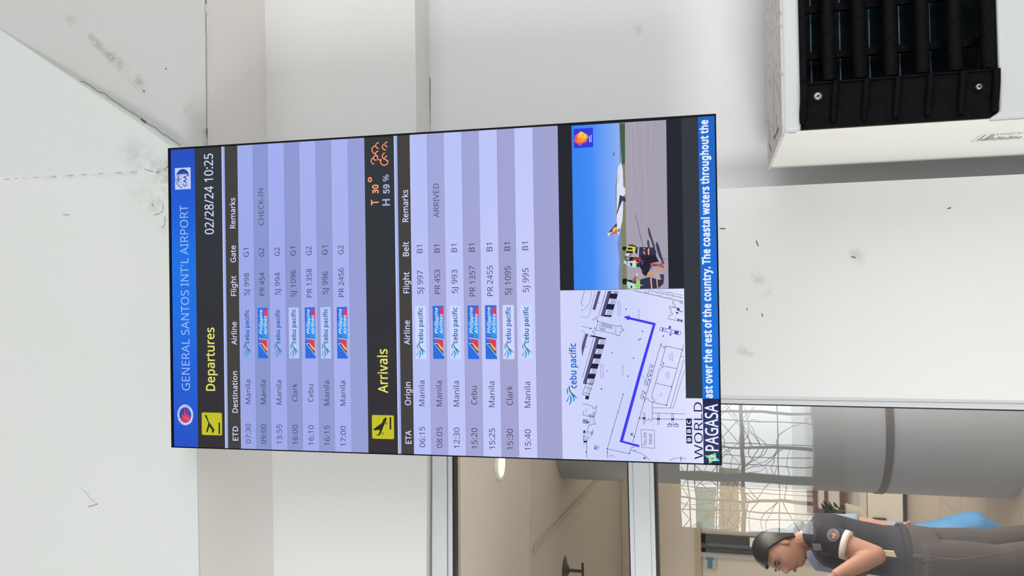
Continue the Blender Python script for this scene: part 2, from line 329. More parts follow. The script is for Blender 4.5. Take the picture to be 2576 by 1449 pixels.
# door with dark frame on the back wall
YD = YB-.02
def wallbox(x0, x1, z0, z1, d, off=0): return B((x0, YB-off-d, z0), (x1, YB-off, z1))
dr = struct(thing('door_1', 'dark framed glass door in the back wall behind the head', 'door')); del dr['category']
tl_ = at(1764, 1386, YD); br_ = at(1764, 1343, YD); xl_, xr_ = tl_.x, br_.x; zt_ = tl_.z
dk = mat('dark door frame', (52, 56, 60), .4)
put('frame', wallbox(xl_, xl_+.05, 0, zt_, .05), dk, dr); put('frame', wallbox(xr_-.09, xr_, 0, zt_, .05), dk, dr); put('frame', wallbox(xl_, xr_, zt_-.05, zt_, .05), dk, dr)
put('glass_pane', wallbox(xl_+.05, xr_-.09, 0, zt_-.05, .02), mat('blue grey door glass', (112, 128, 134), .25), dr)
put('architrave', wallbox(xl_-.06, xl_, 0, zt_+.04, .03), mat('door architrave', (176, 176, 178), .5), dr)
put('architrave', wallbox(xl_-1.2, xr_+.1, zt_+.0, zt_+.07, .04), mat('door lintel', (176, 162, 140), .5), dr)
p = at(1898, 1365, YB-.08)
st = tag(put('paper_notice', B((p.x-.05, YB-.075, p.z-.07), (p.x+.05, YB-.07, p.z+.05)), mat('white paper', (222, 222, 215), .6)), 'white paper notice with a yellow patch stuck on the dark framed door', 'notice')
put('patch', B((p.x-.03, YB-.079, p.z-.06), (p.x+.03, YB-.076, p.z-.015)), mat('yellow print', (205, 170, 70), .6), st)
# arrow sign
sg = at(1786, 1413, YB-.03); bm = B((sg.x-.09, YB-.02, sg.z-.07), (sg.x+.085, YB, sg.z+.07))
sn = tag(put('direction_sign', bm, mat('grey sign plate', (176, 178, 176), .5)), 'pale square sign with a blue arrow on the back wall', 'sign')
bm = bmesh.new(); X0, Zc, yy = sg.x, sg.z, YB-.024
prism(bm, [(X0-.08, yy, Zc-.027), (X0+.02, yy, Zc-.027), (X0+.02, yy, Zc-.055), (X0+.078, yy, Zc), (X0+.02, yy, Zc+.055), (X0+.02, yy, Zc+.027), (X0-.08, yy, Zc+.027)], (0, .004, 0))
put('arrow', fixn(bm), mat('sign blue', (70, 118, 158), .5), sn)
# framed board, plant, desk against the back wall
p0 = at(2038, 1240, 8.9); p1 = at(2118, 1270, 8.9); bw = mat('reddish brown wood', (112, 82, 76), .5, .1, 12)
nb = thing('framed_board', 'brown wooden framed board beside the grey pillar', 'board', ((p0.x+p1.x)/2, 8.9, 0)); hw = .16; za, zb_ = p1.z-.03, p0.z+.03
for a_, b__ in (((-hw, 0, za), (-hw+.045, .04, zb_)), ((hw-.03, 0, za), (hw, .04, zb_)), ((-hw+.045, 0, za), (hw-.03, .04, za+.05)), ((-hw+.045, 0, zb_-.1), (hw-.03, .04, zb_)), ((-hw+.045, 0, (za+zb_)/2-.015), (hw-.03, .04, (za+zb_)/2+.015))): put('frame_piece', B(a_, b__), bw, nb)
put('panel', B((-hw+.03, .02, za+.03), (hw-.02, .035, zb_-.05)), mat('pale board panel', (206, 200, 196), .5), nb)
for sx in (-1, 1): put('leg', B((sx*(hw-.02)-.015, 0, 0), (sx*(hw-.02)+.015, .04, za+.02)), bw, nb)
p0 = at(2166, 1245, 8.2); p1 = at(2238, 1305, 8.2)
dk_ = thing('white_cabinet', 'low white cabinet against the hall back wall near the pillar', 'cabinet', (p1.x-.05, 8.2, 0)); W_ = 1.5; H_ = p0.z-.02
cm = mat('cream laminate', (214, 208, 194), .5)
put('body', B((0, .02, .04), (W_, .6, H_-.03)), cm, dk_); put('top', B((-.02, 0, H_-.03), (W_+.02, .62, H_)), mat('cabinet top', (200, 196, 186), .4), dk_); put('plinth', B((.02, .05, 0), (W_-.02, .58, .04)), dk, dk_)
for i in range(3): d_ = put('door', B((.01+i*W_/3, 0, .05), (W_/3-.005+i*W_/3, .02, H_-.04)), cm, dk_); put('handle', B((.04+i*W_/3, -.02, H_*.5), (.055+i*W_/3, 0, H_*.5+.12)), dk, d_)
p = at(2065, 1284, 8.4); pt = thing('potted_plant', 'small dark green leafy plant in a pale pot on the white cabinet', 'plant', (p.x, 8.4, H_))
bm = bmesh.new(); loft(bm, [((0, 0, 0), .06, .06, 0), ((0, 0, .13), .085, .085, 0)], 20); put('pot', bm, mat('pale pot', (186, 178, 164), .7), pt)
bm = bmesh.new(); tube(bm, [(0, 0, .12), (.01, 0, .2), (0, 0, .33)], .01, 8); put('stem', bm, bw, pt)
lm = mat('dark leaf', (64, 84, 72), .5)
for i in range(26):
    a_ = i*2.4; h = .1+.22*random.random()**.8; bm = bmesh.new(); L_ = .11
    d = Vector((math.cos(a_)*.6, math.sin(a_)*.6, .7)).normalized(); s_ = d.cross(Vector((0, 0, 1))).normalized()*.04; c_ = Vector((math.cos(a_)*.03, math.sin(a_)*.03, h))
    bm.faces.new([bm.verts.new(v) for v in (c_, c_+d*L_*.5+s_, c_+d*L_-Vector((0, 0, .03)), c_+d*L_*.5-s_)]); bm.faces.new([bm.verts.new(v-Vector((0, 0, .004))) for v in (c_, c_+d*L_*.5-s_, c_+d*L_-Vector((0, 0, .03)), c_+d*L_*.5+s_)])
    put('leaf', bm, lm, pt)
MAP_LINES=[(2,[(542.2,1505.7),(506.8,1494.4),(494.6,1498.0)]),(1.2,[(541.9,1527.0),(532.7,1528.3),(508.5,1523.0),(490.4,1512.6),(483.4,1504.4),(480.0,1494.1)]),(1.2,[(540.7,1540.0),(468.0,1520.5),(457.9,1514.2),(456.5,1507.1),(460.1,1493.9)]),(1.8,[(541.1,1574.3),(457.6,1548.7),(455.7,1538.6),(452.6,1537.5),(449.5,1545.6),(443.5,1547.5),(414.2,1540.1),(413.2,1530.0),(408.1,1531.9),(405.1,1537.0),(382.8,1530.6),(262.0,1494.6)]),(1.2,[(528.1,1569.7),(500.9,1561.3)]),(1.4,[(538.1,1603.4),(537.5,1609.5),(535.4,1608.8),(536.0,1602.7),(538.1,1603.4)]),(1.4,[(535.1,1602.5),(534.5,1608.6),(532.4,1607.9),(533.0,1601.8),(535.1,1602.5)]),(1.4,[(514.2,1596.1),(513.6,1602.2),(508.2,1600.6),(508.8,1594.5),(514.2,1596.1)]),(1.4,[(506.4,1593.8),(505.8,1599.9),(500.4,1598.2),(501.0,1592.1),(506.4,1593.8)]),(1.4,[(479.4,1585.6),(478.8,1591.7),(473.3,1590.1),(473.9,1584.0),(479.4,1585.6)]),(1.4,[(471.6,1583.2),(471.0,1589.3),(465.5,1587.7),(466.1,1581.6),(471.6,1583.2)]),(1.4,[(385.2,1561.1),(384.9,1567.1),(379.7,1565.5),(380.0,1559.6),(385.2,1561.1)]),(1.4,[(377.7,1558.9),(377.4,1564.8),(372.3,1563.2),(372.5,1557.3),(377.7,1558.9)]),(1.4,[(354.2,1551.7),(354.0,1557.7),(348.8,1556.1),(349.0,1550.1),(354.2,1551.7)]),(1.4,[(346.8,1549.4),(346.5,1555.4),(341.3,1553.8),(341.6,1547.9),(346.8,1549.4)]),(1.4,[(323.3,1542.3),(323.0,1548.2),(317.8,1546.7),(318.1,1540.7),(323.3,1542.3)]),(1.4,[(315.8,1540.0),(315.6,1546.0),(310.4,1544.4),(310.7,1538.4),(315.8,1540.0)]),(1.4,[(290.9,1532.4),(290.6,1538.4),(285.4,1536.8),(285.7,1530.8),(290.9,1532.4)]),(1.4,[(283.4,1530.1),(283.2,1536.1),(278.0,1534.5),(278.3,1528.6),(283.4,1530.1)]),(1.4,[(258.6,1522.6),(258.3,1528.5),(253.3,1527.0),(253.6,1521.1),(258.6,1522.6)]),(1.4,[(251.5,1520.4),(251.2,1526.3),(246.2,1524.8),(246.5,1518.9),(251.5,1520.4)]),(2,[(443.5,1547.5),(427.3,1613.7),(430.9,1614.3),(428.8,1623.7),(420.4,1621.6),(417.4,1630.5),(413.2,1626.5),(411.8,1618.9),(397.7,1614.3),(399.8,1605.4),(402.2,1606.0),(417.2,1541.1)]),(1.6,[(438.3,1559.6),(428.2,1557.9)]),(1.6,[(437.6,1562.4),(427.5,1560.7)]),(1.6,[(436.9,1565.2),(426.8,1563.5)]),(1.6,[(436.2,1568.0),(426.1,1566.3)]),(1.6,[(435.5,1570.8),(425.4,1569.1)]),(1.6,[(434.8,1573.6),(424.7,1571.9)]),(1.6,[(434.1,1576.5),(424.0,1574.7)]),(1.6,[(433.4,1579.3),(423.3,1577.5)]),(1.6,[(432.7,1582.1),(422.6,1580.3)]),(1.6,[(432.0,1584.9),(421.9,1583.2)]),(1.6,[(431.3,1587.7),(421.2,1586.0)]),(1.6,[(430.6,1590.5),(420.5,1588.8)]),(1.6,[(429.9,1593.3),(419.8,1591.6)]),(1.6,[(425.2,1557.4),(416.1,1555.7)]),(1.6,[(424.5,1560.4),(415.4,1558.7)]),(1.6,[(423.8,1563.4),(414.7,1561.7)]),(1.6,[(423.1,1566.5),(414.0,1564.7)]),(1.6,[(422.4,1569.5),(413.3,1567.8)]),(1.4,[(435.3,1554.5),(423.2,1550.7),(421.6,1556.4)]),(1.8,[(429.6,1494.5),(421.7,1524.0)]),(1.2,[(415.4,1494.4),(409.3,1503.5),(403.2,1503.4),(374.8,1494.9)]),(1.5,[(402.5,1515.2),(400.1,1525.3),(395.0,1523.9),(397.5,1513.7),(402.5,1515.2)]),(2,[(242.2,1504.6),(209.6,1494.0),(203.8,1514.3),(256.7,1531.2)]),(2,[(233.0,1501.4),(227.2,1525.7)]),(2,[(215.7,1499.2),(210.9,1518.4)]),(1.5,[(242.3,1514.7),(209.8,1507.2)]),(1.2,[(250.5,1522.0),(206.8,1513.3)]),(1.5,[(245.3,1506.2),(240.8,1527.9)]),(2.2,[(212.3,1624.1),(153.7,1606.5),(96.0,1588.4),(37.1,1571.0),(7.8,1571.1)]),(2,[(37.1,1571.0),(24.0,1640.8),(35.1,1644.0),(44.2,1647.0),(43.4,1655.0),(48.5,1656.0)]),(1.8,[(35.1,1644.0),(33.6,1661.8),(34.2,1651.3),(25.6,1678.1),(16.6,1692.4),(6.6,1703.5)]),(2.2,[(60.3,1651.6),(78.2,1657.0),(137.1,1673.8),(194.7,1691.3),(252.2,1709.5),(310.8,1726.1),(368.5,1743.4),(372.5,1744.4),(372.5,1746.4),(366.5,1745.7),(361.5,1752.1),(358.5,1754.0),(362.5,1756.0),(365.5,1759.0),(353.6,1810.2),(294.2,1793.1),(179.1,1758.6)]),(2.2,[(364.5,1759.9),(316.8,1745.7),(312.9,1751.5),(308.5,1752.8),(309.3,1742.7),(303.9,1741.7),(294.2,1793.1)]),(2,[(301.9,1750.4),(298.0,1749.4),(295.3,1739.6),(248.2,1725.8),(213.8,1714.1),(199.6,1714.4),(198.3,1720.1),(192.1,1723.7),(188.8,1714.9),(179.1,1758.6)]),(2,[(248.2,1725.8),(237.3,1775.5)]),(1.8,[(323.0,1814.7),(172.1,1770.7)]),(1.6,[(289.4,1815.2),(170.8,1779.2),(171.2,1714.7)]),(2,[(189.9,1714.9),(136.8,1714.3)]),(1.8,[(153.9,1715.5),(153.3,1814.9)]),(2.4,[(136.2,1712.2),(135.8,1814.7)]),(2.2,[(137.1,1673.8),(136.9,1693.8)]),(1.5,[(154.0,1686.8),(154.1,1691.5),(119.7,1691.1),(119.6,1686.4),(154.0,1686.8)]),(1.5,[(153.8,1730.8),(153.9,1735.9),(119.0,1735.5),(118.9,1730.4),(153.8,1730.8)]),(1.5,[(152.5,1774.5),(152.6,1779.6),(118.5,1779.2),(118.4,1774.1),(152.5,1774.5)]),(2.4,[(118.9,1760.6),(119.2,1773.5),(113.0,1773.5),(112.7,1760.5),(118.9,1760.6)]),(2.4,[(119.0,1780.8),(119.2,1793.8),(113.0,1793.7),(112.7,1780.8),(119.0,1780.8)]),(1.8,[(194.7,1692.4),(201.1,1697.6),(198.0,1702.7),(192.8,1704.7),(188.8,1714.9)]),(1.8,[(129.2,1693.7),(131.4,1699.9),(136.6,1702.6),(131.5,1705.0),(128.5,1711.1),(135.8,1711.8)]),(1.8,[(332.9,1805.1),(330.9,1814.4)]),(2,[(368.4,1814.2),(353.6,1810.2)]),(2.4,[(540.7,1662.8),(530.0,1710.0),(511.1,1784.0),(503.7,1813.9)]),(2,[(541.0,1710.1),(515.6,1814.0)]),(1.2,[(540.5,1737.6),(523.5,1814.1)]),(1.8,[(532.2,1698.2),(541.1,1701.3)]),(1.8,[(530.1,1706.1),(540.0,1709.1)]),(2,[(509.0,1785.9),(498.2,1782.8),(495.1,1789.6),(489.2,1791.1)]),(3.5,[(488.3,1780.8),(483.1,1803.0),(475.2,1801.9),(472.1,1813.5)]),(2,[(488.3,1780.8),(488.4,1771.1),(483.4,1773.0),(479.4,1778.7),(470.5,1775.3),(467.5,1782.5),(462.6,1780.5),(461.6,1772.7),(450.8,1768.1),(440.5,1814.1)]),(1.8,[(505.2,1805.6),(503.1,1813.8),(497.2,1812.8),(499.3,1804.7),(505.2,1805.6)]),(1.8,[(451.6,1790.6),(445.9,1814.1)]),(2,[(424.1,1744.6),(409.9,1807.0),(399.7,1804.0),(414.2,1741.6),(424.1,1744.6)]),(1.6,[(420.1,1759.6),(410.2,1757.1)]),(1.6,[(419.3,1763.5),(409.4,1761.0)]),(1.6,[(416.4,1777.0),(406.5,1774.6)]),(1.6,[(415.8,1779.9),(405.9,1777.5)]),(1.8,[(223.4,1684.3),(221.8,1692.1),(212.6,1689.9),(213.8,1682.1),(223.4,1684.3)]),(1.8,[(209.4,1680.0),(207.8,1687.8),(198.6,1685.6),(199.7,1677.8),(209.4,1680.0)]),(1.8,[(251.6,1693.4),(250.0,1701.2),(240.9,1699.1),(242.0,1691.3),(251.6,1693.4)]),(1.8,[(264.8,1697.7),(263.2,1705.5),(254.0,1703.3),(255.2,1695.5),(264.8,1697.7)]),(1.8,[(279.4,1702.0),(277.8,1709.8),(268.6,1707.6),(269.8,1699.8),(279.4,1702.0)]),(1.8,[(307.3,1709.8),(305.8,1717.2),(297.0,1715.1),(298.1,1707.7),(307.3,1709.8)]),(1.8,[(292.7,1706.1),(291.2,1713.5),(282.4,1711.4),(283.5,1704.0),(292.7,1706.1)]),(1.8,[(279.3,1702.4),(277.8,1709.8),(269.0,1707.7),(270.2,1700.3),(279.3,1702.4)]),(2,[(181.2,1494.7),(173.1,1524.1),(166.5,1526.0),(163.5,1531.1),(170.6,1533.2),(171.8,1540.3),(125.0,1527.6),(122.0,1532.6),(114.4,1533.9),(115.8,1524.4),(110.6,1521.3),(112.9,1513.2),(85.9,1505.8)]),(2,[(156.8,1497.4),(143.6,1494.2),(136.7,1529.1)]),(1.6,[(145.7,1513.0),(145.4,1518.3),(140.2,1517.8),(140.5,1512.9),(145.7,1513.0)]),(1.6,[(144.2,1519.1),(143.9,1524.4),(138.7,1523.9),(139.0,1519.0),(144.2,1519.1)]),(1.6,[(143.5,1525.2),(143.2,1530.4),(138.0,1530.0),(138.3,1525.1),(143.5,1525.2)]),(1.6,[(152.5,1526.9),(152.2,1532.2),(146.9,1531.7),(147.2,1526.8),(152.5,1526.9)]),(2.4,[(130.4,1495.7),(118.2,1494.3)]),(2.4,[(130.0,1497.9),(117.8,1496.6)]),(2.4,[(129.7,1500.2),(117.5,1498.8)]),(2.4,[(129.3,1502.4),(117.1,1501.1)]),(2.4,[(128.9,1504.7),(116.7,1503.3)]),(2.4,[(128.6,1506.9),(116.4,1505.5)]),(2.4,[(128.2,1509.1),(116.0,1507.8)]),(2.6,[(79.6,1496.5),(65.4,1494.3),(57.4,1499.3),(56.5,1505.4)]),(1.6,[(77.6,1497.5),(71.6,1501.5),(65.4,1497.4),(63.6,1505.5)]),(2.4,[(70.8,1509.7),(56.5,1505.4),(8.8,1504.9)]),(1.6,[(45.1,1494.7),(52.3,1499.3)]),(1,[(81.2,1520.0),(77.5,1519.2),(74.3,1517.0),(72.1,1513.8),(71.2,1510.1),(71.9,1506.4),(73.9,1503.2),(77.0,1501.1),(80.7,1500.4),(84.5,1501.2),(87.7,1503.4),(89.9,1506.6),(90.7,1510.3),(90.1,1514.0),(88.0,1517.2),(84.9,1519.3),(81.2,1520.0)]),(1,[(91.1,1510.3),(70.8,1510.1)]),(2,[(86.8,1526.1),(85.4,1525.8),(84.2,1525.0),(83.4,1523.8),(83.1,1522.4),(83.3,1521.0),(84.1,1519.8),(85.3,1519.1),(86.7,1518.8),(88.1,1519.1),(89.3,1519.9),(90.1,1521.1),(90.4,1522.5),(90.2,1523.9),(89.4,1525.1),(88.2,1525.9),(86.8,1526.1)]),(2.5,[(96.6,1526.2),(80.2,1521.0)]),(1,[(9.0,1575.7),(10.7,1575.9),(12.5,1576.4),(14.0,1577.3),(15.5,1578.4),(16.6,1579.8),(17.5,1581.4),(18.1,1583.1),(18.3,1584.8),(18.2,1586.6),(17.7,1588.3),(16.9,1589.8),(15.8,1591.2),(14.5,1592.3),(13.0,1593.1),(11.3,1593.6),(9.5,1593.8)]),(1,[(17.3,1584.2),(8.2,1584.1)]),(0.8,[(533.3,1754.7),(531.4,1754.5),(529.7,1753.9),(528.0,1753.0),(526.6,1751.8),(525.4,1750.4),(524.6,1748.8),(524.1,1747.0),(523.9,1745.2),(524.1,1743.4),(524.7,1741.6),(525.6,1740.0),(526.8,1738.6),(528.3,1737.4),(529.9,1736.6),(531.7,1736.1),(533.6,1735.9)]),(0.8,[(525.3,1783.7),(521.7,1783.0),(518.6,1780.9),(516.6,1777.9),(515.9,1774.3),(516.7,1770.8),(518.8,1767.7),(521.9,1765.8),(525.6,1765.1),(529.2,1765.8),(532.3,1767.9),(534.3,1771.0),(535.0,1774.5),(534.2,1778.1),(532.1,1781.1),(529.0,1783.1),(525.3,1783.7)]),(1.6,[(48.0,1529.7),(43.4,1546.3)]),(1.8,[(44.0,1530.1),(41.3,1542.8),(33.1,1539.7),(35.9,1528.6),(44.0,1530.1)]),(1.8,[(5.8,1764.7),(13.0,1778.0),(15.8,1800.2),(12.8,1816.3)]),(3.5,[(18.9,1800.9),(5.5,1800.1)]),(1.6,[(101.1,1678.5),(100.6,1719.6),(43.5,1719.9),(44.0,1680.3),(101.1,1678.5)])]
MAP_FILLS=[("hatch",[(541.5,1548.7),(541.4,1558.2),(479.9,1539.3),(483.1,1530.4)]),("hatch",[(541.0,1580.9),(540.9,1590.4),(459.9,1565.9),(461.2,1556.4)]),("ink",[(540.9,1590.4),(538.5,1614.8),(457.5,1590.3),(459.9,1565.9)]),("page",[(539.9,1592.1),(537.8,1613.6),(531.3,1611.6),(533.4,1590.1)]),("ink",[(538.1,1597.8),(537.8,1600.8),(536.7,1600.4),(537.0,1597.5)]),("ink",[(535.1,1596.9),(534.8,1599.9),(533.8,1599.5),(534.0,1596.6)]),("page",[(517.2,1585.2),(515.1,1606.7),(498.1,1601.6),(500.2,1580.1)]),("ink",[(513.4,1590.4),(513.1,1593.3),(510.4,1592.5),(510.7,1589.5)]),("ink",[(505.6,1588.0),(505.3,1590.9),(502.6,1590.1),(502.8,1587.2)]),("page",[(482.4,1574.7),(480.3,1596.2),(463.3,1591.0),(465.4,1569.6)]),("ink",[(478.6,1579.8),(478.3,1582.8),(475.5,1581.9),(475.8,1579.0)]),("ink",[(470.7,1577.5),(470.4,1580.4),(467.7,1579.6),(468.0,1576.6)]),("ink",[(390.5,1549.5),(389.4,1573.3),(242.1,1528.4),(243.2,1504.6)]),("page",[(387.5,1550.5),(386.5,1571.5),(370.3,1566.5),(371.3,1545.6)]),("ink",[(384.1,1555.5),(384.0,1558.4),(381.4,1557.6),(381.5,1554.7)]),("ink",[(376.7,1553.2),(376.5,1556.1),(373.9,1555.3),(374.1,1552.5)]),("page",[(356.5,1541.1),(355.6,1562.0),(339.4,1557.1),(340.3,1536.1)]),("ink",[(353.2,1546.1),(353.0,1548.9),(350.5,1548.2),(350.6,1545.3)]),("ink",[(345.7,1543.8),(345.6,1546.7),(343.0,1545.9),(343.1,1543.0)]),("page",[(325.6,1531.6),(324.6,1552.6),(308.4,1547.7),(309.4,1526.7)]),("ink",[(322.2,1536.7),(322.1,1539.5),(319.5,1538.7),(319.7,1535.9)]),("ink",[(314.8,1534.4),(314.7,1537.2),(312.1,1536.5),(312.2,1533.6)]),("page",[(293.2,1521.8),(292.2,1542.7),(276.0,1537.8),(277.0,1516.8)]),("ink",[(289.8,1526.8),(289.7,1529.6),(287.1,1528.8),(287.2,1526.0)]),("ink",[(282.4,1524.5),(282.3,1527.4),(279.7,1526.6),(279.8,1523.7)]),("page",[(260.8,1511.9),(259.8,1532.8),(244.4,1528.1),(245.3,1507.2)]),("ink",[(257.6,1516.9),(257.4,1519.8),(255.0,1519.0),(255.1,1516.2)]),("ink",[(250.5,1514.8),(250.3,1517.6),(247.9,1516.9),(248.0,1514.0)]),("hatch",[(406.2,1507.5),(403.1,1514.6),(329.1,1494.4),(364.6,1493.8)]),("ink",[(400.3,1525.7),(389.8,1573.1),(385.8,1572.1),(395.4,1524.7)]),("hatch",[(391.9,1540.2),(390.5,1549.5),(242.6,1504.6),(244.6,1495.8)]),("ink",[(206.7,1505.2),(203.8,1516.3),(193.2,1513.1),(195.1,1502.0)]),("ink",[(484.2,1635.5),(484.1,1639.1),(480.5,1639.0),(480.5,1635.4)]),("ink",[(413.3,1686.2),(413.3,1689.7),(409.7,1689.7),(409.7,1686.1)]),("ink",[(386.7,1674.0),(386.7,1677.6),(383.1,1677.5),(383.1,1674.0)]),("ink",[(389.3,1679.0),(389.3,1682.6),(385.7,1682.5),(385.7,1679.0)]),("ink",[(345.0,1589.1),(345.0,1592.3),(341.8,1592.2),(341.8,1589.0)]),("ink",[(328.9,1656.5),(328.9,1660.1),(325.3,1660.1),(325.3,1656.5)]),("ink",[(271.5,1639.0),(271.5,1642.5),(267.9,1642.5),(267.9,1638.9)]),("ink",[(286.9,1571.9),(286.9,1574.7),(284.1,1574.7),(284.1,1571.9)]),("ink",[(450.5,1531.0),(450.4,1533.8),(447.6,1533.8),(447.6,1531.0)]),("ink",[(504.7,1548.0),(504.7,1550.5),(502.3,1550.4),(502.3,1548.0)]),("ink",[(365.2,1505.4),(365.2,1508.7),(362.0,1508.6),(362.0,1505.4)]),("ink",[(230.0,1553.7),(230.0,1557.7),(226.0,1557.7),(225.9,1553.7)]),("ink",[(398.7,1750.6),(398.7,1754.5),(394.7,1754.4),(394.7,1750.5)]),("ink",[(213.9,1622.6),(213.9,1625.7),(210.7,1625.7),(210.7,1622.5)]),("ink",[(155.1,1605.1),(155.2,1607.9),(152.3,1607.9),(152.3,1605.1)]),("ink",[(97.4,1587.0),(97.4,1589.8),(94.6,1589.8),(94.5,1586.9)]),("ink",[(38.8,1569.2),(38.9,1572.8),(35.3,1572.8),(35.2,1569.2)]),("ink",[(27.3,1569.9),(27.4,1572.7),(24.6,1572.7),(24.5,1569.8)]),("ink2",[(89.1,1645.2),(89.3,1652.7),(81.6,1652.6),(81.5,1645.1)]),("ink2",[(14.7,1684.7),(14.9,1691.7),(7.9,1691.6),(7.6,1684.6)]),("ink",[(80.1,1655.1),(80.2,1658.9),(76.4,1658.8),(76.3,1655.1)]),("ink",[(138.9,1671.9),(139.0,1675.7),(135.2,1675.6),(135.2,1671.9)]),("ink",[(196.4,1689.7),(196.4,1693.0),(193.1,1693.0),(193.0,1689.7)]),("ink",[(253.8,1707.8),(253.9,1711.1),(250.6,1711.1),(250.5,1707.8)]),("ink",[(239.2,1773.7),(239.2,1777.4),(235.5,1777.3),(235.4,1773.7)]),("ink",[(181.0,1756.8),(181.0,1760.5),(177.3,1760.4),(177.3,1756.8)]),("ink",[(80.3,1655.6),(80.4,1659.2),(76.8,1659.1),(76.7,1655.6)]),("ink",[(423.8,1522.0),(423.8,1526.0),(419.7,1526.0),(419.7,1521.9)]),("ink",[(447.1,1543.9),(447.1,1547.2),(443.9,1547.1),(443.9,1543.9)]),("ink",[(424.1,1535.4),(424.1,1539.0),(420.4,1539.0),(420.5,1535.3)]),("ink",[(27.5,1500.4),(27.6,1503.7),(24.4,1503.6),(24.3,1500.4)]),("ink",[(355.2,1808.7),(355.2,1811.8),(352.0,1811.7),(352.0,1808.6)]),("ink",[(26.4,1639.1),(26.5,1642.7),(22.9,1642.6),(22.7,1639.0)]),("arrow",[(458.5,1629.0),(462.2,1649.5),(457.2,1648.3),(437.3,1730.1),(278.0,1682.8),(64.2,1621.4),(52.0,1672.9),(44.9,1671.2),(60.3,1610.4),(277.9,1673.0),(431.8,1720.2),(449.8,1646.8),(446.8,1644.2)]),("blueink",[(140.2,1684.1),(140.4,1693.2),(133.7,1693.1),(133.5,1684.0)]),("blueink",[(139.0,1728.6),(139.2,1737.6),(132.5,1737.5),(132.4,1728.5)]),("blueink",[(139.2,1772.6),(139.4,1781.5),(132.8,1781.4),(132.6,1772.5)]),("blueink",[(123.4,1764.7),(123.5,1769.9),(119.1,1769.9),(119.0,1764.6)]),("blueink",[(123.4,1784.9),(123.5,1790.2),(119.2,1790.1),(119.0,1784.9)]),("ink",[(483.2,1796.2),(482.1,1803.0),(475.6,1801.9),(476.9,1795.2)]),("blueink",[(472.7,1792.8),(470.9,1800.9),(465.7,1799.3),(467.4,1791.6)]),("ink",[(449.9,1797.8),(448.7,1803.0),(443.6,1801.8),(444.8,1796.8)]),("ink",[(447.5,1806.8),(446.5,1811.3),(441.5,1810.2),(442.6,1805.6)]),("blueink",[(422.5,1750.3),(421.7,1754.1),(411.8,1751.7),(412.6,1747.8)]),("blueink",[(414.0,1787.7),(411.0,1800.2),(401.1,1797.8),(404.1,1785.6)]),("blueink",[(428.9,1771.0),(427.9,1776.8),(418.4,1775.5),(420.0,1768.3)]),("blueink",[(404.1,1772.0),(403.1,1777.3),(397.8,1776.4),(398.8,1771.0)]),("blueink",[(219.3,1691.6),(218.5,1695.3),(214.8,1694.5),(215.6,1690.8)]),("blueink",[(205.3,1687.4),(204.5,1691.0),(200.8,1690.2),(201.5,1686.5)]),("blueink",[(247.5,1700.8),(246.7,1704.5),(243.0,1703.6),(243.8,1699.9)]),("blueink",[(260.7,1705.1),(259.9,1708.7),(256.1,1707.9),(256.9,1704.2)]),("blueink",[(275.3,1709.3),(274.5,1713.0),(270.7,1712.1),(271.5,1708.5)]),("blueink",[(303.4,1716.8),(302.6,1720.3),(299.0,1719.5),(299.8,1716.0)]),("blueink",[(288.8,1713.1),(288.0,1716.6),(284.4,1715.8),(285.2,1712.3)]),("blueink",[(275.4,1709.4),(274.6,1712.9),(271.0,1712.1),(271.8,1708.6)]),("ink",[(123.5,1508.3),(122.6,1513.3),(117.5,1512.7),(118.5,1507.8)]),("ink",[(94.2,1495.3),(94.0,1501.8),(84.8,1499.7),(85.7,1494.6)]),("ink",[(61.3,1495.3),(61.2,1506.5),(55.0,1503.8),(55.6,1494.8)]),("blueink",[(42.0,1532.7),(41.1,1536.7),(34.0,1534.6),(34.9,1530.6)])]
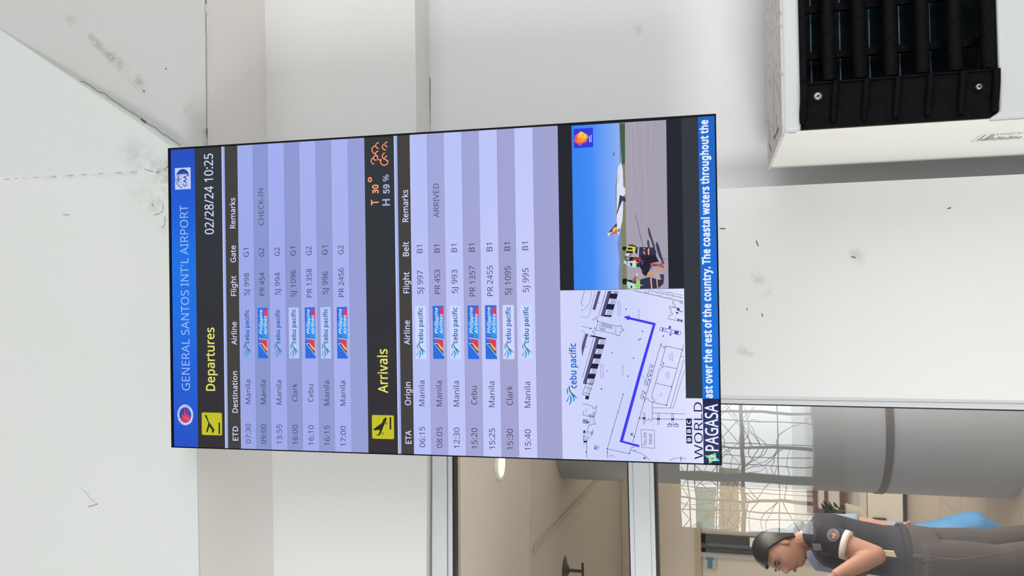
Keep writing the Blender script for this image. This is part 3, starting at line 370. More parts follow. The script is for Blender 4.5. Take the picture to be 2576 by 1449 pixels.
PICTURE=[("hill",[(1075.5,1625.1),(944.9,1624.8),(896.2,1612.4),(863.5,1609.1),(754.4,1611.9),(711.1,1617.5),(694.8,1613.7),(633.0,1618.7),(592.1,1614.1),(544.8,1615.6),(544.6,1625.8),(1075.1,1630.4)]),("green",[(1075.4,1626.3),(1074.3,1643.4),(919.5,1641.6),(694.0,1641.4),(546.4,1641.3),(545.9,1625.0),(715.0,1626.1),(878.8,1633.8)]),("olive",[(944.5,1633.7),(944.0,1641.9),(546.4,1641.3),(545.9,1625.0),(715.0,1626.1),(837.7,1634.9)]),("tarmac",[(1075.1,1643.4),(1075.9,1772.0),(545.1,1769.9),(545.6,1641.3),(796.5,1641.8)]),("tarmac2",[(1074.1,1660.4),(1073.9,1662.9),(836.5,1664.1),(836.6,1661.7)]),("tarmac2",[(1074.1,1672.6),(1074.0,1675.0),(893.0,1681.0),(893.1,1678.6)]),("tarmac2",[(1074.8,1700.8),(1074.6,1703.2),(753.2,1707.5),(753.2,1705.1)]),("tarmac2",[(1074.1,1724.9),(1073.9,1727.3),(956.2,1721.9),(956.3,1719.5)]),("plane",[(948.1,1627.7),(940.9,1622.7),(932.9,1619.3),(912.5,1616.6),(871.5,1614.5),(754.4,1612.3),(731.8,1614.5),(715.2,1617.2),(721.3,1619.7),(739.7,1624.0),(764.1,1630.4),(796.8,1632.8),(878.8,1635.0),(928.0,1634.3),(942.5,1631.7)]),("plane",[(868.8,1627.5),(871.6,1630.4),(870.4,1638.6),(864.1,1640.9),(847.8,1640.3),(842.6,1636.6),(844.6,1627.7)]),("shade",[(846.4,1623.2),(837.5,1640.6),(827.2,1642.9),(823.2,1640.4),(827.6,1631.1),(801.4,1619.8),(781.9,1613.1),(783.3,1611.0),(813.8,1618.7)]),("shade",[(739.9,1617.9),(737.7,1621.9),(726.7,1618.1),(729.7,1615.7)]),("navy",[(758.0,1612.6),(726.1,1584.4),(729.2,1595.7),(739.7,1612.9)]),("plane",[(724.9,1582.6),(730.2,1595.7),(714.3,1584.2)]),("red",[(715.2,1585.1),(738.4,1612.9),(726.2,1612.8)]),("gold",[(732.3,1597.5),(740.1,1600.2),(745.1,1606.4),(745.4,1612.8),(737.9,1612.9),(727.0,1600.1)]),("red",[(783.3,1609.4),(793.5,1612.4),(793.4,1615.2),(781.9,1613.1)]),("shade",[(982.9,1605.6),(982.8,1608.0),(968.4,1607.5),(974.7,1604.7)]),("shadow",[(742.5,1709.8),(735.4,1714.9),(710.9,1721.4),(676.0,1732.1),(675.3,1726.1),(702.4,1717.9),(716.4,1712.1)]),("shadow",[(702.6,1708.5),(697.3,1712.7),(676.4,1715.1),(676.6,1709.1),(690.6,1706.7)]),("shadow",[(694.9,1736.6),(682.6,1743.2),(649.5,1751.3),(623.4,1759.5),(623.5,1755.3),(648.0,1742.8),(668.9,1736.3),(688.0,1733.6)]),("line",[(782.1,1671.2),(782.0,1672.6),(681.4,1694.1),(680.9,1692.7)]),("line",[(641.2,1752.9),(635.6,1769.0),(634.6,1768.6),(640.2,1752.6)]),("ink",[(678.9,1628.2),(681.7,1633.4),(680.2,1642.9),(671.5,1642.0),(668.2,1634.1),(671.9,1629.0)]),("brown",[(681.9,1645.5),(687.8,1650.8),(687.5,1661.1),(681.1,1674.8),(677.8,1667.9)]),("navy",[(679.4,1673.1),(676.0,1729.6),(662.1,1734.5),(650.8,1734.4),(648.9,1708.8),(644.3,1683.0),(663.9,1667.8)]),("yellow",[(683.3,1645.6),(679.5,1668.8),(660.4,1667.7),(659.6,1662.5),(667.5,1661.8),(669.0,1639.3)]),("ink",[(678.4,1647.2),(676.2,1661.0),(671.0,1660.1),(671.5,1644.6)]),("ink",[(667.2,1640.2),(665.8,1661.8),(657.0,1662.5),(660.8,1652.2),(661.1,1641.8)]),("greycloth",[(659.7,1659.1),(657.6,1674.6),(647.2,1673.6),(648.4,1660.7)]),("plane",[(657.7,1638.3),(659.1,1650.5),(653.8,1652.1),(652.4,1640.0)]),("skin",[(657.3,1650.4),(656.3,1657.3),(652.0,1656.4),(653.0,1650.4)]),("lilac",[(679.2,1678.3),(679.1,1681.7),(646.1,1679.9),(645.4,1675.3),(660.1,1676.3)]),("orange",[(675.3,1695.4),(674.8,1699.7),(670.0,1698.7),(670.9,1695.3)]),("orange",[(664.9,1693.9),(665.1,1697.8),(655.2,1700.3),(654.4,1696.8)]),("orange",[(669.7,1708.1),(676.5,1713.9),(652.2,1712.6),(653.2,1709.2)]),("ink",[(649.0,1634.8),(646.1,1681.3),(632.2,1681.1),(634.6,1653.6),(638.4,1639.8)]),("greycloth",[(646.3,1639.1),(646.0,1652.0),(639.1,1649.4),(641.0,1640.7)]),("red2",[(644.0,1661.5),(645.1,1688.2),(636.4,1688.9),(637.0,1661.4)]),("navy",[(634.2,1671.7),(633.7,1689.7),(616.3,1691.3),(615.0,1672.4)]),("mint",[(634.8,1645.0),(635.8,1662.3),(634.2,1671.7),(614.2,1671.5),(615.0,1656.8),(620.0,1646.5)]),("orange",[(637.5,1663.1),(637.3,1672.6),(633.8,1671.7),(634.0,1664.0)]),("navy",[(631.2,1651.9),(627.5,1659.6),(617.9,1658.6),(618.9,1653.4)]),("plane",[(632.0,1631.1),(637.6,1637.2),(629.7,1639.7),(621.7,1644.8),(624.5,1640.5)]),("orange",[(631.0,1671.7),(630.5,1679.4),(627.9,1679.4),(628.1,1671.6)]),("darkmass",[(652.9,1688.3),(651.7,1732.7),(630.7,1742.6),(627.8,1722.2),(605.4,1713.4),(584.9,1701.2),(593.8,1691.0),(607.7,1687.7),(614.8,1682.7)]),("purple",[(638.9,1689.8),(635.3,1694.9),(619.8,1691.3),(625.1,1687.1)]),("orange",[(589.7,1676.4),(590.6,1691.8),(587.7,1690.9),(585.7,1678.0)]),("orange2",[(596.9,1706.4),(599.3,1716.7),(608.7,1759.3),(606.2,1757.6),(594.1,1718.4),(591.3,1708.1)]),("rust",[(627.1,1713.6),(623.7,1749.3),(613.1,1756.0),(611.5,1752.6),(618.8,1735.7),(613.9,1720.3),(600.1,1717.6),(620.9,1717.0)]),("rust",[(628.9,1747.7),(628.8,1752.8),(608.8,1758.5),(609.7,1754.3)]),("blueseat",[(623.3,1726.4),(621.3,1738.3),(616.2,1734.8),(618.1,1727.2)]),("ink",[(577.6,1627.0),(580.9,1638.3),(575.5,1644.3),(560.0,1638.1),(561.9,1627.7)]),("ink",[(575.5,1644.3),(573.3,1670.1),(547.2,1671.6),(547.6,1647.4)]),("mint",[(571.2,1642.5),(562.0,1668.3),(546.4,1669.0),(546.7,1648.3),(558.1,1643.2)]),("lime",[(572.4,1673.6),(573.1,1683.9),(546.1,1683.6),(546.4,1669.0),(566.4,1669.2)]),("navy",[(557.1,1652.7),(556.1,1658.7),(549.2,1657.8),(549.3,1652.6)]),("skin",[(572.7,1656.4),(566.2,1662.3),(568.2,1666.6),(588.0,1674.6),(587.6,1670.3)]),("plane",[(587.6,1670.8),(586.3,1674.6),(596.7,1676.4),(596.7,1673.5)]),("navy",[(574.8,1683.1),(579.7,1697.7),(582.9,1713.1),(573.7,1742.0),(576.0,1757.3),(561.3,1755.4),(550.3,1743.4),(547.0,1734.9),(546.1,1682.7)]),("shadow",[(590.9,1743.9),(590.6,1758.3),(568.2,1756.3),(578.8,1747.1)]),("tarmac2",[(596.5,1725.2),(597.9,1740.6),(575.4,1745.4),(577.3,1731.8)]),("orange",[(581.2,1714.0),(581.1,1719.1),(546.4,1721.2),(546.4,1717.0)]),("orange",[(578.2,1732.7),(577.3,1736.6),(547.8,1739.1),(547.9,1735.7)]),("orange",[(560.0,1682.9),(559.0,1691.4),(555.9,1691.1),(556.0,1682.8)]),("emblem",[(1065.6,1478.6),(1065.8,1541.1),(1003.8,1541.3),(1003.1,1478.8)]),("rosered",[(1034.5,1480.9),(1044.2,1483.2),(1049.5,1489.6),(1049.1,1496.7),(1032.8,1509.3),(1027.8,1522.0),(1021.6,1520.5),(1018.4,1513.4),(1016.7,1506.3),(1010.7,1501.2),(1011.6,1496.3),(1017.7,1490.0),(1020.9,1482.9),(1027.5,1479.8)]),("roseor",[(1043.8,1490.3),(1050.0,1493.9),(1056.0,1499.7),(1055.6,1505.3),(1050.2,1513.8),(1044.7,1522.2),(1032.4,1527.7),(1033.4,1523.5),(1027.4,1517.7),(1023.5,1510.6),(1022.6,1502.1),(1021.9,1489.3),(1032.5,1490.9)]),("roseye",[(1046.3,1495.3),(1053.2,1499.6),(1054.2,1505.3),(1048.9,1512.3),(1042.0,1520.0),(1036.5,1518.6),(1032.6,1512.1),(1035.9,1505.1),(1037.6,1499.4),(1035.0,1495.9)]),("roseor",[(1042.9,1505.2),(1046.2,1509.5),(1043.8,1513.7),(1039.8,1510.8),(1039.3,1506.6)]),("rosered",[(1033.6,1495.1),(1032.0,1499.4),(1032.8,1509.3),(1030.6,1499.4),(1026.5,1496.5),(1022.6,1490.7)]),("plane",[(1040.8,1529.6),(1040.7,1531.0),(1020.2,1531.1),(1021.1,1527.9),(1025.3,1528.7)]),("plane",[(1043.3,1534.2),(1043.2,1536.2),(1020.7,1536.0),(1020.1,1533.6)])]
ICONS=[("icoink",[(113.0,128.0),(117.8,130.1),(116.8,135.0),(93.2,144.2),(63.8,167.1),(53.4,160.1),(55.8,153.9),(62.5,157.3),(76.8,146.0),(54.7,138.4),(56.4,133.5),(63.0,134.4),(87.7,142.1),(105.8,134.1)]),("icoink",[(91.5,183.0),(91.6,189.1),(50.5,188.6),(50.3,182.5)]),("icoink",[(120.1,823.8),(122.3,818.8),(117.5,812.8),(103.3,806.2),(82.5,775.9),(76.9,775.9),(79.7,795.9),(76.5,798.3),(63.2,792.2),(63.0,785.7),(59.8,786.6),(61.0,798.2),(77.6,805.8),(97.4,814.5),(113.0,822.7)]),("icoink",[(123.1,834.2),(123.2,840.2),(81.6,839.7),(81.5,833.7)]),("sealred",[(140.9,47.7),(135.4,51.0),(122.7,57.9),(110.1,71.4),(97.2,67.9),(89.6,57.4),(87.4,42.9),(94.5,30.4),(105.5,24.3),(114.7,25.7),(124.2,39.2)])]
BIRD=[("teal",[(231.0,1446.5),(227.7,1443.6),(218.1,1442.9),(211.0,1444.8),(210.0,1447.5),(221.2,1446.4)]),("teal2",[(236.2,1454.4),(235.5,1450.3),(227.4,1449.1),(218.2,1452.1),(208.1,1459.2),(200.1,1470.4),(194.8,1479.5),(205.2,1470.4),(217.3,1457.2),(226.4,1453.2)]),("sky",[(204.9,1447.4),(200.4,1449.8),(192.7,1448.7),(184.4,1443.5),(184.4,1439.0),(192.6,1444.6),(197.8,1447.8)]),("sky",[(210.6,1450.4),(207.0,1453.0),(198.9,1459.1),(190.8,1459.6),(180.6,1456.8),(176.4,1452.6),(176.4,1448.5),(184.6,1453.8),(194.8,1454.3),(202.9,1451.9)]),("sky",[(210.1,1456.1),(205.1,1464.7),(196.0,1469.3),(187.9,1467.1),(184.7,1463.0),(192.9,1464.5),(201.0,1462.2)])]
PAL=[("palwhite",[(394.3,346.5),(387.7,383.2),(330.7,382.2),(374.4,347.1),(374.4,362.5)]),("palred",[(391.5,349.9),(385.7,380.6),(355.4,380.8),(374.1,362.5)]),("palnavy",[(372.2,350.9),(371.7,359.9),(352.3,380.2),(336.1,380.9)]),("gold2",[(371.7,359.9),(370.2,364.2),(356.2,379.4),(349.2,380.7),(352.3,374.2),(357.0,369.2),(364.8,364.1)]),("gold2",[(368.6,353.0),(367.6,354.2),(366.3,365.0)]),("gold2",[(364.0,357.4),(362.9,358.6),(364.1,367.0)]),("gold2",[(359.3,361.8),(358.2,363.0),(361.9,368.9)]),("gold2",[(354.7,366.1),(353.6,367.3),(359.7,370.9)]),("gold2",[(350.0,370.5),(348.9,371.7),(357.5,372.9)]),("gold2",[(345.4,374.9),(344.3,376.0),(355.3,374.8)]),("gold2",[(340.7,379.2),(339.6,380.4),(353.1,376.8)]),("palred",[(493.5,367.1),(492.6,386.3),(454.6,385.8),(459.3,381.6),(470.2,374.0),(482.7,369.0)]),("palcyan",[(392.7,362.8),(412.9,365.6),(451.7,356.7),(470.3,363.8),(459.3,377.3),(453.1,385.8),(388.0,384.9)])]
CLOUD=[(4,[(1059.6,807.9),(1059.3,804.6),(1058.0,801.7),(1056.0,799.3),(1053.3,797.8),(1050.3,797.2),(1047.2,797.7),(1044.4,799.2),(1042.0,801.5),(1040.5,804.4),(1039.8,807.7)]),(4,[(1049.7,796.0),(1048.8,792.1),(1046.9,788.7),(1044.2,786.0),(1040.9,784.2),(1037.2,783.4),(1033.5,783.8),(1029.8,785.2),(1026.7,787.5),(1024.1,790.6),(1022.5,794.3)]),(4,[(1030.6,805.2),(1030.2,802.6),(1029.1,800.3),(1027.4,798.5),(1025.3,797.2),(1022.9,796.7),(1020.4,796.9),(1018.0,797.9),(1016.0,799.5),(1014.5,801.7),(1013.6,804.2)]),(4,[(1012.9,803.1),(1010.8,802.5),(1008.5,802.5),(1006.3,803.1),(1004.3,804.3),(1002.5,805.9),(1001.2,807.9),(1000.3,810.2),(1000.0,812.6),(1000.2,814.9),(1001.0,817.2)]),(4,[(1015.5,799.2),(1015.9,796.2),(1015.2,793.2),(1013.6,790.8),(1011.3,789.2),(1008.5,788.6),(1005.6,789.1),(1003.1,790.7),(1001.3,793.1),(1000.3,796.0),(1000.4,799.0)]),(4,[(1008.3,787.5),(1007.1,784.8),(1005.2,782.5),(1002.9,780.9),(1000.1,780.0),(997.2,780.0),(994.4,780.7),(991.8,782.3),(989.7,784.5),(988.2,787.2),(987.4,790.2)]),(4,[(1002.0,816.4),(997.3,814.2),(992.1,814.2),(987.2,816.3),(983.5,820.3),(981.5,825.5),(981.6,831.0),(983.8,836.0),(987.7,839.5),(992.6,841.0),(997.8,840.2)]),(4,[(1059.8,839.2),(1059.6,836.6),(1058.6,834.3),(1057.0,832.4),(1054.9,831.2),(1052.5,830.8),(1050.1,831.2),(1047.8,832.3),(1046.0,834.2),(1044.8,836.4),(1044.2,839.0)]),(4,[(1052.8,825.3),(1050.9,823.3),(1048.6,821.9),(1046.0,821.2),(1043.3,821.2),(1040.7,821.9),(1038.3,823.3),(1036.2,825.3),(1034.7,827.7),(1033.7,830.4),(1033.5,833.3)]),(4,[(1022.8,829.2),(1021.9,826.6),(1020.5,824.3),(1018.4,822.4),(1016.0,821.2),(1013.4,820.7),(1010.7,820.9),(1008.1,821.8),(1005.8,823.4),(1003.9,825.5),(1002.5,828.1)]),(4,[(1012.6,837.2),(1012.0,834.9),(1010.8,832.9),(1009.1,831.4),(1007.1,830.5),(1004.9,830.2),(1002.7,830.6),(1000.6,831.7),(998.9,833.3),(997.7,835.4),(997.1,837.7)])]
STAR=[("cyan",[(26.0,1872.9),(26.0,1885.7),(17.4,1885.0),(18.1,1879.8),(20.7,1876.4)]),("cyan",[(34.1,1906.3),(24.6,1906.8),(25.2,1897.3),(26.6,1895.8),(30.9,1897.9),(33.4,1902.0)]),("cyan",[(17.4,1906.7),(17.3,1911.6),(14.1,1915.6),(9.4,1917.3),(9.0,1905.2)]),("cyan",[(9.6,1884.9),(9.4,1895.9),(6.3,1895.3),(2.6,1891.2),(1.2,1884.8)]),("cream",[(26.0,1884.5),(25.8,1897.3),(25.2,1906.5),(9.1,1906.6),(8.8,1895.9),(9.0,1884.9)]),("cyan2",[(21.9,1895.5),(18.5,1901.2),(14.3,1901.2),(12.3,1894.8),(13.9,1890.2),(18.7,1889.7)])]
GLYPH_SPACE = 104
GLYPHS = {
 '!': (108, [[65,81,43,81,32,286,75,286],[29,22,31,34,36,43,44,47,54,49,63,47,71,43,77,34,79,22,77,9,71,1,63,-4,54,-6,44,-4,36,1,31,9]]),
 '%': (333, [[78,290,104,284,123,267,135,239,138,201,135,163,124,135,105,117,78,111,53,117,35,135,23,163,20,201,23,239,34,267,52,284],[78,265,65,261,56,249,51,229,49,201,51,173,56,152,65,140,78,136,92,140,101,152,107,172,109,201,107,229,101,249,92,261],[261,286,103,0,72,0,231,286],[253,176,279,170,298,152,310,124,314,86,310,48,299,20,280,2,253,-4,228,2,210,20,199,48,195,86,198,124,209,152,227,170],[253,150,240,146,231,134,226,114,224,86,226,58,231,37,240,25,253,21,267,25,277,37,282,58,284,86,282,114,277,134,267,146]]),
 "'": (90, [[64,286,56,183,34,183,26,286]]),
 '-': (129, [[16,92,16,123,113,123,113,92]]),
 '.': (107, [[29,22,31,34,36,43,44,47,53,49,63,47,71,43,77,34,79,22,77,9,71,1,63,-4,53,-6,44,-4,36,1,31,9]]),
 '/': (149, [[145,286,38,0,4,0,111,286]]),
 '0': (229, [[210,144,208,111,204,81,198,56,188,35,175,18,158,6,138,-2,114,-4,85,0,61,14,43,35,30,64,22,101,20,144,22,187,29,223,41,252,59,273,84,286,114,291,144,286,168,273,186,252,199,223,207,187],[55,144,56,108,61,78,68,55,80,39,95,29,114,26,134,29,149,39,160,55,168,78,173,108,174,144,173,179,168,209,160,231,149,248,134,257,114,261,95,257,80,248,68,231,61,209,56,179]]),
 '1': (229, [[142,0,108,0,108,227,109,235,109,249,103,243,92,234,85,227,54,202,36,226,113,286,142,286]]),
 '2': (229, [[209,0,19,0,19,29,94,105,114,126,131,144,144,160,153,177,159,194,161,212,157,233,147,248,131,257,110,260,91,258,74,253,58,244,41,233,22,257,34,266,47,274,61,281,76,286,93,289,110,290,135,288,156,281,173,270,186,255,194,236,197,214,195,192,188,172,177,153,162,133,144,114,64,34,64,32,209,32]]),
 '3': (229, [[198,219,196,201,190,186,182,173,170,163,155,156,138,151,138,149,168,142,190,128,202,107,206,81,204,58,195,37,180,20,159,7,131,-1,97,-4,75,-3,55,-1,36,4,18,12,18,45,37,37,57,31,77,27,97,26,130,29,153,41,165,59,170,82,167,98,160,111,149,121,133,128,113,131,89,133,62,133,62,163,90,163,112,164,129,170,143,178,153,189,160,202,162,217,158,235,148,249,131,258,109,261,95,260,82,258,70,254,59,249,37,237,20,261,37,272,58,281,82,288,109,290,148,285,176,270,192,247]]),
 '4': (229, [[221,65,180,65,180,0,146,0,146,65,8,65,8,95,143,288,180,288,180,97,221,97],[146,222,147,230,147,244,148,250,146,250,138,234,133,226,129,219,43,97,146,97]]),
 '5': (229, [[110,176,138,173,161,166,180,153,195,137,204,116,206,91,203,64,194,40,178,21,157,7,131,-1,99,-4,78,-3,58,0,40,5,25,12,25,45,41,37,60,31,81,27,100,26,120,28,137,33,151,41,162,53,168,69,170,88,166,113,153,131,131,142,99,146,87,145,73,144,60,142,50,140,32,151,43,286,186,286,186,254,73,254,66,171,74,173,97,175]]),
 '6': (229, [[22,122,23,147,25,171,30,195,37,217,47,237,61,255,77,270,98,281,123,288,153,290,162,290,181,288,188,287,188,257,181,259,163,261,154,261,129,259,108,252,91,241,79,227,70,210,63,190,59,169,57,146,60,146,67,155,75,163,85,170,97,175,111,178,128,179,151,177,171,169,188,156,200,139,208,118,211,92,208,65,199,41,186,22,168,8,146,-1,119,-4,100,-2,81,4,65,13,50,27,38,45,29,66,24,92],[119,26,142,30,160,42,172,63,176,92,172,117,162,136,144,148,120,152,103,150,87,144,75,135,66,124,60,112,58,99,59,86,62,73,66,61,73,49,82,40,92,32,105,27]]),
 '7': (229, [[55,0,172,254,18,254,18,286,210,286,210,259,93,0]]),
 '8': (229, [[114,290,138,288,159,282,176,273,189,259,197,242,200,222,198,206,193,192,184,180,173,169,160,160,146,152,162,143,178,133,191,121,201,108,207,92,209,74,206,52,198,33,184,17,165,6,142,-2,115,-4,87,-2,63,5,44,16,31,31,22,50,20,73,22,91,28,107,37,120,50,132,64,142,79,150,66,158,54,168,43,179,35,191,31,206,29,222,32,242,40,259,53,273,71,282,91,288],[54,73,58,53,69,38,88,28,115,24,140,28,159,38,171,54,175,74,173,87,167,98,158,109,147,117,132,126,115,133,108,135,92,127,79,119,68,109,60,99,56,87],[114,262,94,259,78,251,67,238,63,221,65,207,70,196,79,186,89,179,102,172,116,165,129,172,141,178,151,186,159,196,164,207,165,221,162,238,151,251,135,259]]),
 '9': (229, [[209,164,208,140,205,115,200,92,193,70,183,49,170,31,153,17,132,5,107,-2,77,-4,68,-4,49,-2,41,0,41,30,49,28,58,26,67,25,76,25,102,27,122,34,139,45,152,59,161,76,167,96,171,118,173,140,170,140,164,132,155,123,145,117,133,111,119,108,102,107,79,110,59,117,43,130,30,147,23,168,20,194,23,222,31,245,45,265,63,279,86,287,111,290,131,288,150,282,166,273,180,259,192,241,201,220,207,194],[111,261,89,257,71,244,59,223,55,194,58,169,68,151,85,139,110,135,128,137,143,143,156,151,165,162,171,175,173,187,172,200,169,213,164,226,158,237,149,247,138,254,126,259]]),
 ':': (107, [[29,22,31,34,36,43,44,47,53,49,63,47,71,43,77,34,79,22,77,9,71,1,63,-4,53,-6,44,-4,36,1,31,9],[29,193,31,206,36,215,44,219,53,221,63,219,71,215,77,206,79,193,77,181,71,172,63,168,53,166,44,168,36,172,31,181]]),
 'A': (256, [[219,0,184,89,71,89,36,0,0,0,112,287,144,287,256,0],[141,207,140,212,137,219,134,227,132,236,129,244,128,250,125,242,121,226,119,219,115,207,83,121,173,121]]),
 'B': (261, [[121,286,168,282,202,270,222,249,229,215,228,199,223,185,215,174,205,164,191,157,175,152,175,150,192,146,207,140,221,130,231,118,237,102,239,81,236,57,227,37,212,21,193,9,168,2,140,0,39,0,39,286],[128,164,159,167,178,176,189,191,192,211,188,232,175,245,154,253,122,255,75,255,75,164],[75,134,75,30,133,30,165,34,186,45,197,62,200,84,199,98,194,111,185,121,172,128,154,133,130,134]]),
 'C': (253, [[162,259,140,257,120,251,103,241,89,228,78,211,69,191,64,169,63,143,65,110,74,82,87,59,106,42,131,31,161,28,180,28,214,34,230,39,230,8,213,2,197,-1,178,-3,156,-4,116,1,83,14,57,36,39,65,28,102,24,144,27,175,33,203,45,228,60,249,79,267,103,280,131,288,162,290,184,289,204,286,224,281,241,273,227,243,213,249,197,254,180,257]]),
 'D': (293, [[268,146,264,102,250,65,229,37,199,16,162,4,119,0,39,0,39,286,127,286,168,282,202,270,230,250,251,223,264,188],[230,145,227,179,218,207,202,229,181,244,154,252,122,255,75,255,75,31,114,31,165,38,201,60,223,95]]),
 'E': (223, [[199,0,39,0,39,286,199,286,199,255,75,255,75,165,192,165,192,134,75,134,75,32,199,32]]),
 'F': (208, [[75,0,39,0,39,286,199,286,199,255,75,255,75,153,191,153,191,121,75,121]]),
 'G': (292, [[163,151,262,151,262,11,239,4,215,0,190,-3,162,-4,121,0,87,14,60,35,40,65,28,101,24,143,29,185,42,221,64,250,93,272,129,286,173,290,196,289,218,286,239,281,258,273,245,242,228,248,210,254,191,257,171,259,139,255,112,245,91,228,75,205,65,176,62,143,65,111,73,83,87,59,108,42,135,31,170,27,187,28,202,29,215,31,226,34,226,119,163,119]]),
 'H': (297, [[258,0,222,0,222,134,75,134,75,0,39,0,39,286,75,286,75,165,222,165,222,286,258,286]]),
 'I': (136, [[119,0,16,0,16,21,50,28,50,257,16,265,16,286,119,286,119,265,86,257,86,28,119,21]]),
 'J': (109, [[-2,-76,-11,-76,-18,-75,-25,-73,-31,-71,-31,-40,-25,-42,-2,-45,7,-44,17,-40,25,-35,31,-26,35,-14,37,2,37,286,73,286,73,4,71,-21,64,-41,53,-57,38,-68,19,-74]]),
 'K': (248, [[248,0,206,0,104,137,75,111,75,0,39,0,39,286,75,286,75,145,87,159,112,186,124,200,202,286,244,286,130,162]]),
 'L': (210, [[39,0,39,286,75,286,75,32,200,32,200,0]]),
 'M': (364, [[165,0,71,251,69,251,70,242,71,231,71,218,72,203,72,0,39,0,39,286,92,286,180,52,182,52,272,286,325,286,325,0,289,0,289,204,291,230,291,241,292,251,290,251,195,0]]),
 'N': (305, [[266,0,224,0,71,238,69,238,70,228,70,216,72,189,72,0,39,0,39,286,81,286,233,49,235,49,235,57,233,82,233,97,232,111,232,286,266,286]]),
 'O': (313, [[289,144,287,112,280,83,270,58,255,36,237,19,214,6,187,-1,157,-4,125,-1,98,7,75,19,57,37,43,58,32,83,26,112,24,144,28,185,39,221,57,250,83,272,116,286,157,291,197,286,229,272,255,251,274,221,285,185],[63,144,65,110,73,81,85,58,104,41,127,31,157,27,186,31,210,41,228,58,241,81,248,110,251,144,245,192,228,228,199,251,157,259,128,256,104,245,85,228,73,205,65,177]]),
 'P': (243, [[115,286,163,281,196,264,216,238,222,202,221,185,216,168,209,153,197,139,182,128,162,119,137,113,108,111,75,111,75,0,39,0,39,286],[111,255,75,255,75,142,104,142,129,144,149,148,165,156,176,167,183,182,185,200,180,225,167,242,144,252]]),
 'R': (249, [[118,286,150,284,177,277,197,266,211,250,219,230,222,205,220,184,214,167,204,153,192,143,179,134,165,128,243,0,201,0,132,118,75,118,75,0,39,0,39,286],[116,255,75,255,75,149,118,149,148,152,169,163,181,180,185,203,183,220,177,233,168,243,155,250,137,254]]),
 'S': (220, [[201,77,198,53,189,33,174,17,153,6,128,-2,99,-4,83,-4,68,-2,54,0,42,2,30,6,20,10,20,44,37,38,56,32,78,29,101,27,120,29,136,33,149,40,158,49,163,60,165,73,164,86,159,97,151,106,139,115,121,123,98,132,81,139,66,147,53,155,43,165,34,176,29,188,25,201,24,217,27,239,36,256,50,271,68,281,90,288,115,290,138,289,159,286,178,281,194,274,183,243,168,249,151,254,133,258,115,259,98,257,85,253,74,247,67,239,62,229,61,217,62,204,67,193,74,184,86,176,102,168,123,159,146,150,166,139,181,128,192,114,199,97]]),
 'T': (223, [[130,0,93,0,93,255,4,255,4,286,219,286,219,255,130,255]]),
 'U': (293, [[257,101,254,73,245,48,229,26,208,10,180,-1,145,-4,98,3,64,25,43,59,36,102,36,286,72,286,72,101,77,70,91,47,114,32,147,27,171,30,189,37,204,48,213,63,219,81,221,101,221,286,257,286]]),
 'V': (241, [[241,286,138,0,102,0,0,286,38,286,102,103,106,91,110,80,116,60,120,40,122,50,128,70,134,92,138,103,202,286]]),
 'W': (373, [[368,286,291,0,255,0,199,188,197,196,194,205,192,214,190,222,188,229,187,236,185,241,185,244,184,241,183,236,182,229,180,222,178,213,176,205,174,196,171,186,117,0,81,0,5,286,43,286,87,111,93,84,95,76,97,67,99,51,101,43,103,60,105,68,111,95,113,105,116,113,166,286,204,286,256,112,259,103,261,94,264,84,266,75,268,67,269,58,271,50,272,43,273,54,275,64,277,76,280,87,283,100,286,112,330,286]]),
 'X': (235, [[233,0,192,0,117,124,40,0,2,0,97,149,8,286,48,286,118,174,188,286,227,286,138,150]]),
 'Y': (227, [[113,146,188,286,227,286,132,111,132,0,95,0,95,109,0,286,39,286]]),
 'Z': (229, [[214,0,15,0,15,27,166,254,20,254,20,286,210,286,210,259,59,32,214,32]]),
 'a': (225, [[115,219,150,214,174,201,188,179,192,146,192,0,167,0,160,30,158,30,149,20,139,11,129,4,117,0,103,-3,86,-4,68,-2,52,3,38,11,27,24,21,40,18,60,25,88,44,109,76,123,121,128,158,130,158,142,155,165,146,180,132,187,113,190,97,189,81,185,67,180,53,174,42,200,57,207,75,213,95,217],[126,104,92,100,70,91,59,77,55,59,58,44,66,33,79,27,94,24,119,28,140,39,153,59,158,86,158,105]]),
 'b': (247, [[69,205,67,186,69,186,80,199,95,209,113,216,136,219,172,212,200,191,218,156,225,107,222,74,214,46,200,24,182,8,161,-1,136,-4,113,-2,95,5,80,15,69,27,67,27,59,0,34,0,34,305,69,305],[130,189,109,187,94,181,82,170,75,154,71,134,69,109,69,107,73,72,82,46,101,31,131,25,156,31,174,47,184,72,188,108,184,143,174,169,156,184]]),
 'c': (192, [[120,-4,93,-1,70,8,50,22,35,44,25,72,22,106,25,142,35,171,51,192,71,207,95,216,123,219,139,218,154,216,168,212,179,207,168,178,158,182,146,185,134,187,122,188,102,186,86,179,74,167,65,152,60,131,59,107,60,83,65,63,74,47,86,36,101,29,120,26,136,27,151,30,164,34,176,39,176,8,164,3,152,-1,137,-3]]),
 'd': (247, [[110,-4,74,3,46,24,28,59,22,107,28,156,46,191,75,212,111,219,126,218,140,215,152,210,162,203,170,196,177,187,180,187,179,194,177,212,177,305,213,305,213,0,184,0,179,29,177,29,170,20,162,12,152,6,140,0,126,-3],[116,25,145,30,164,44,174,67,178,100,178,107,174,142,164,168,146,184,115,190,91,184,73,167,62,140,59,106,62,72,73,47,91,31]]),
 'e': (226, [[117,219,143,216,165,207,182,192,195,173,203,149,206,122,206,101,59,101,64,69,77,45,99,31,127,26,146,27,163,30,179,35,196,41,196,10,180,4,164,-1,146,-3,126,-4,97,-1,72,8,51,24,35,46,25,73,22,106,25,139,34,166,48,189,67,205,90,216],[117,190,94,186,77,174,65,154,59,129,169,129,167,146,163,161,156,173,146,182,133,188]]),
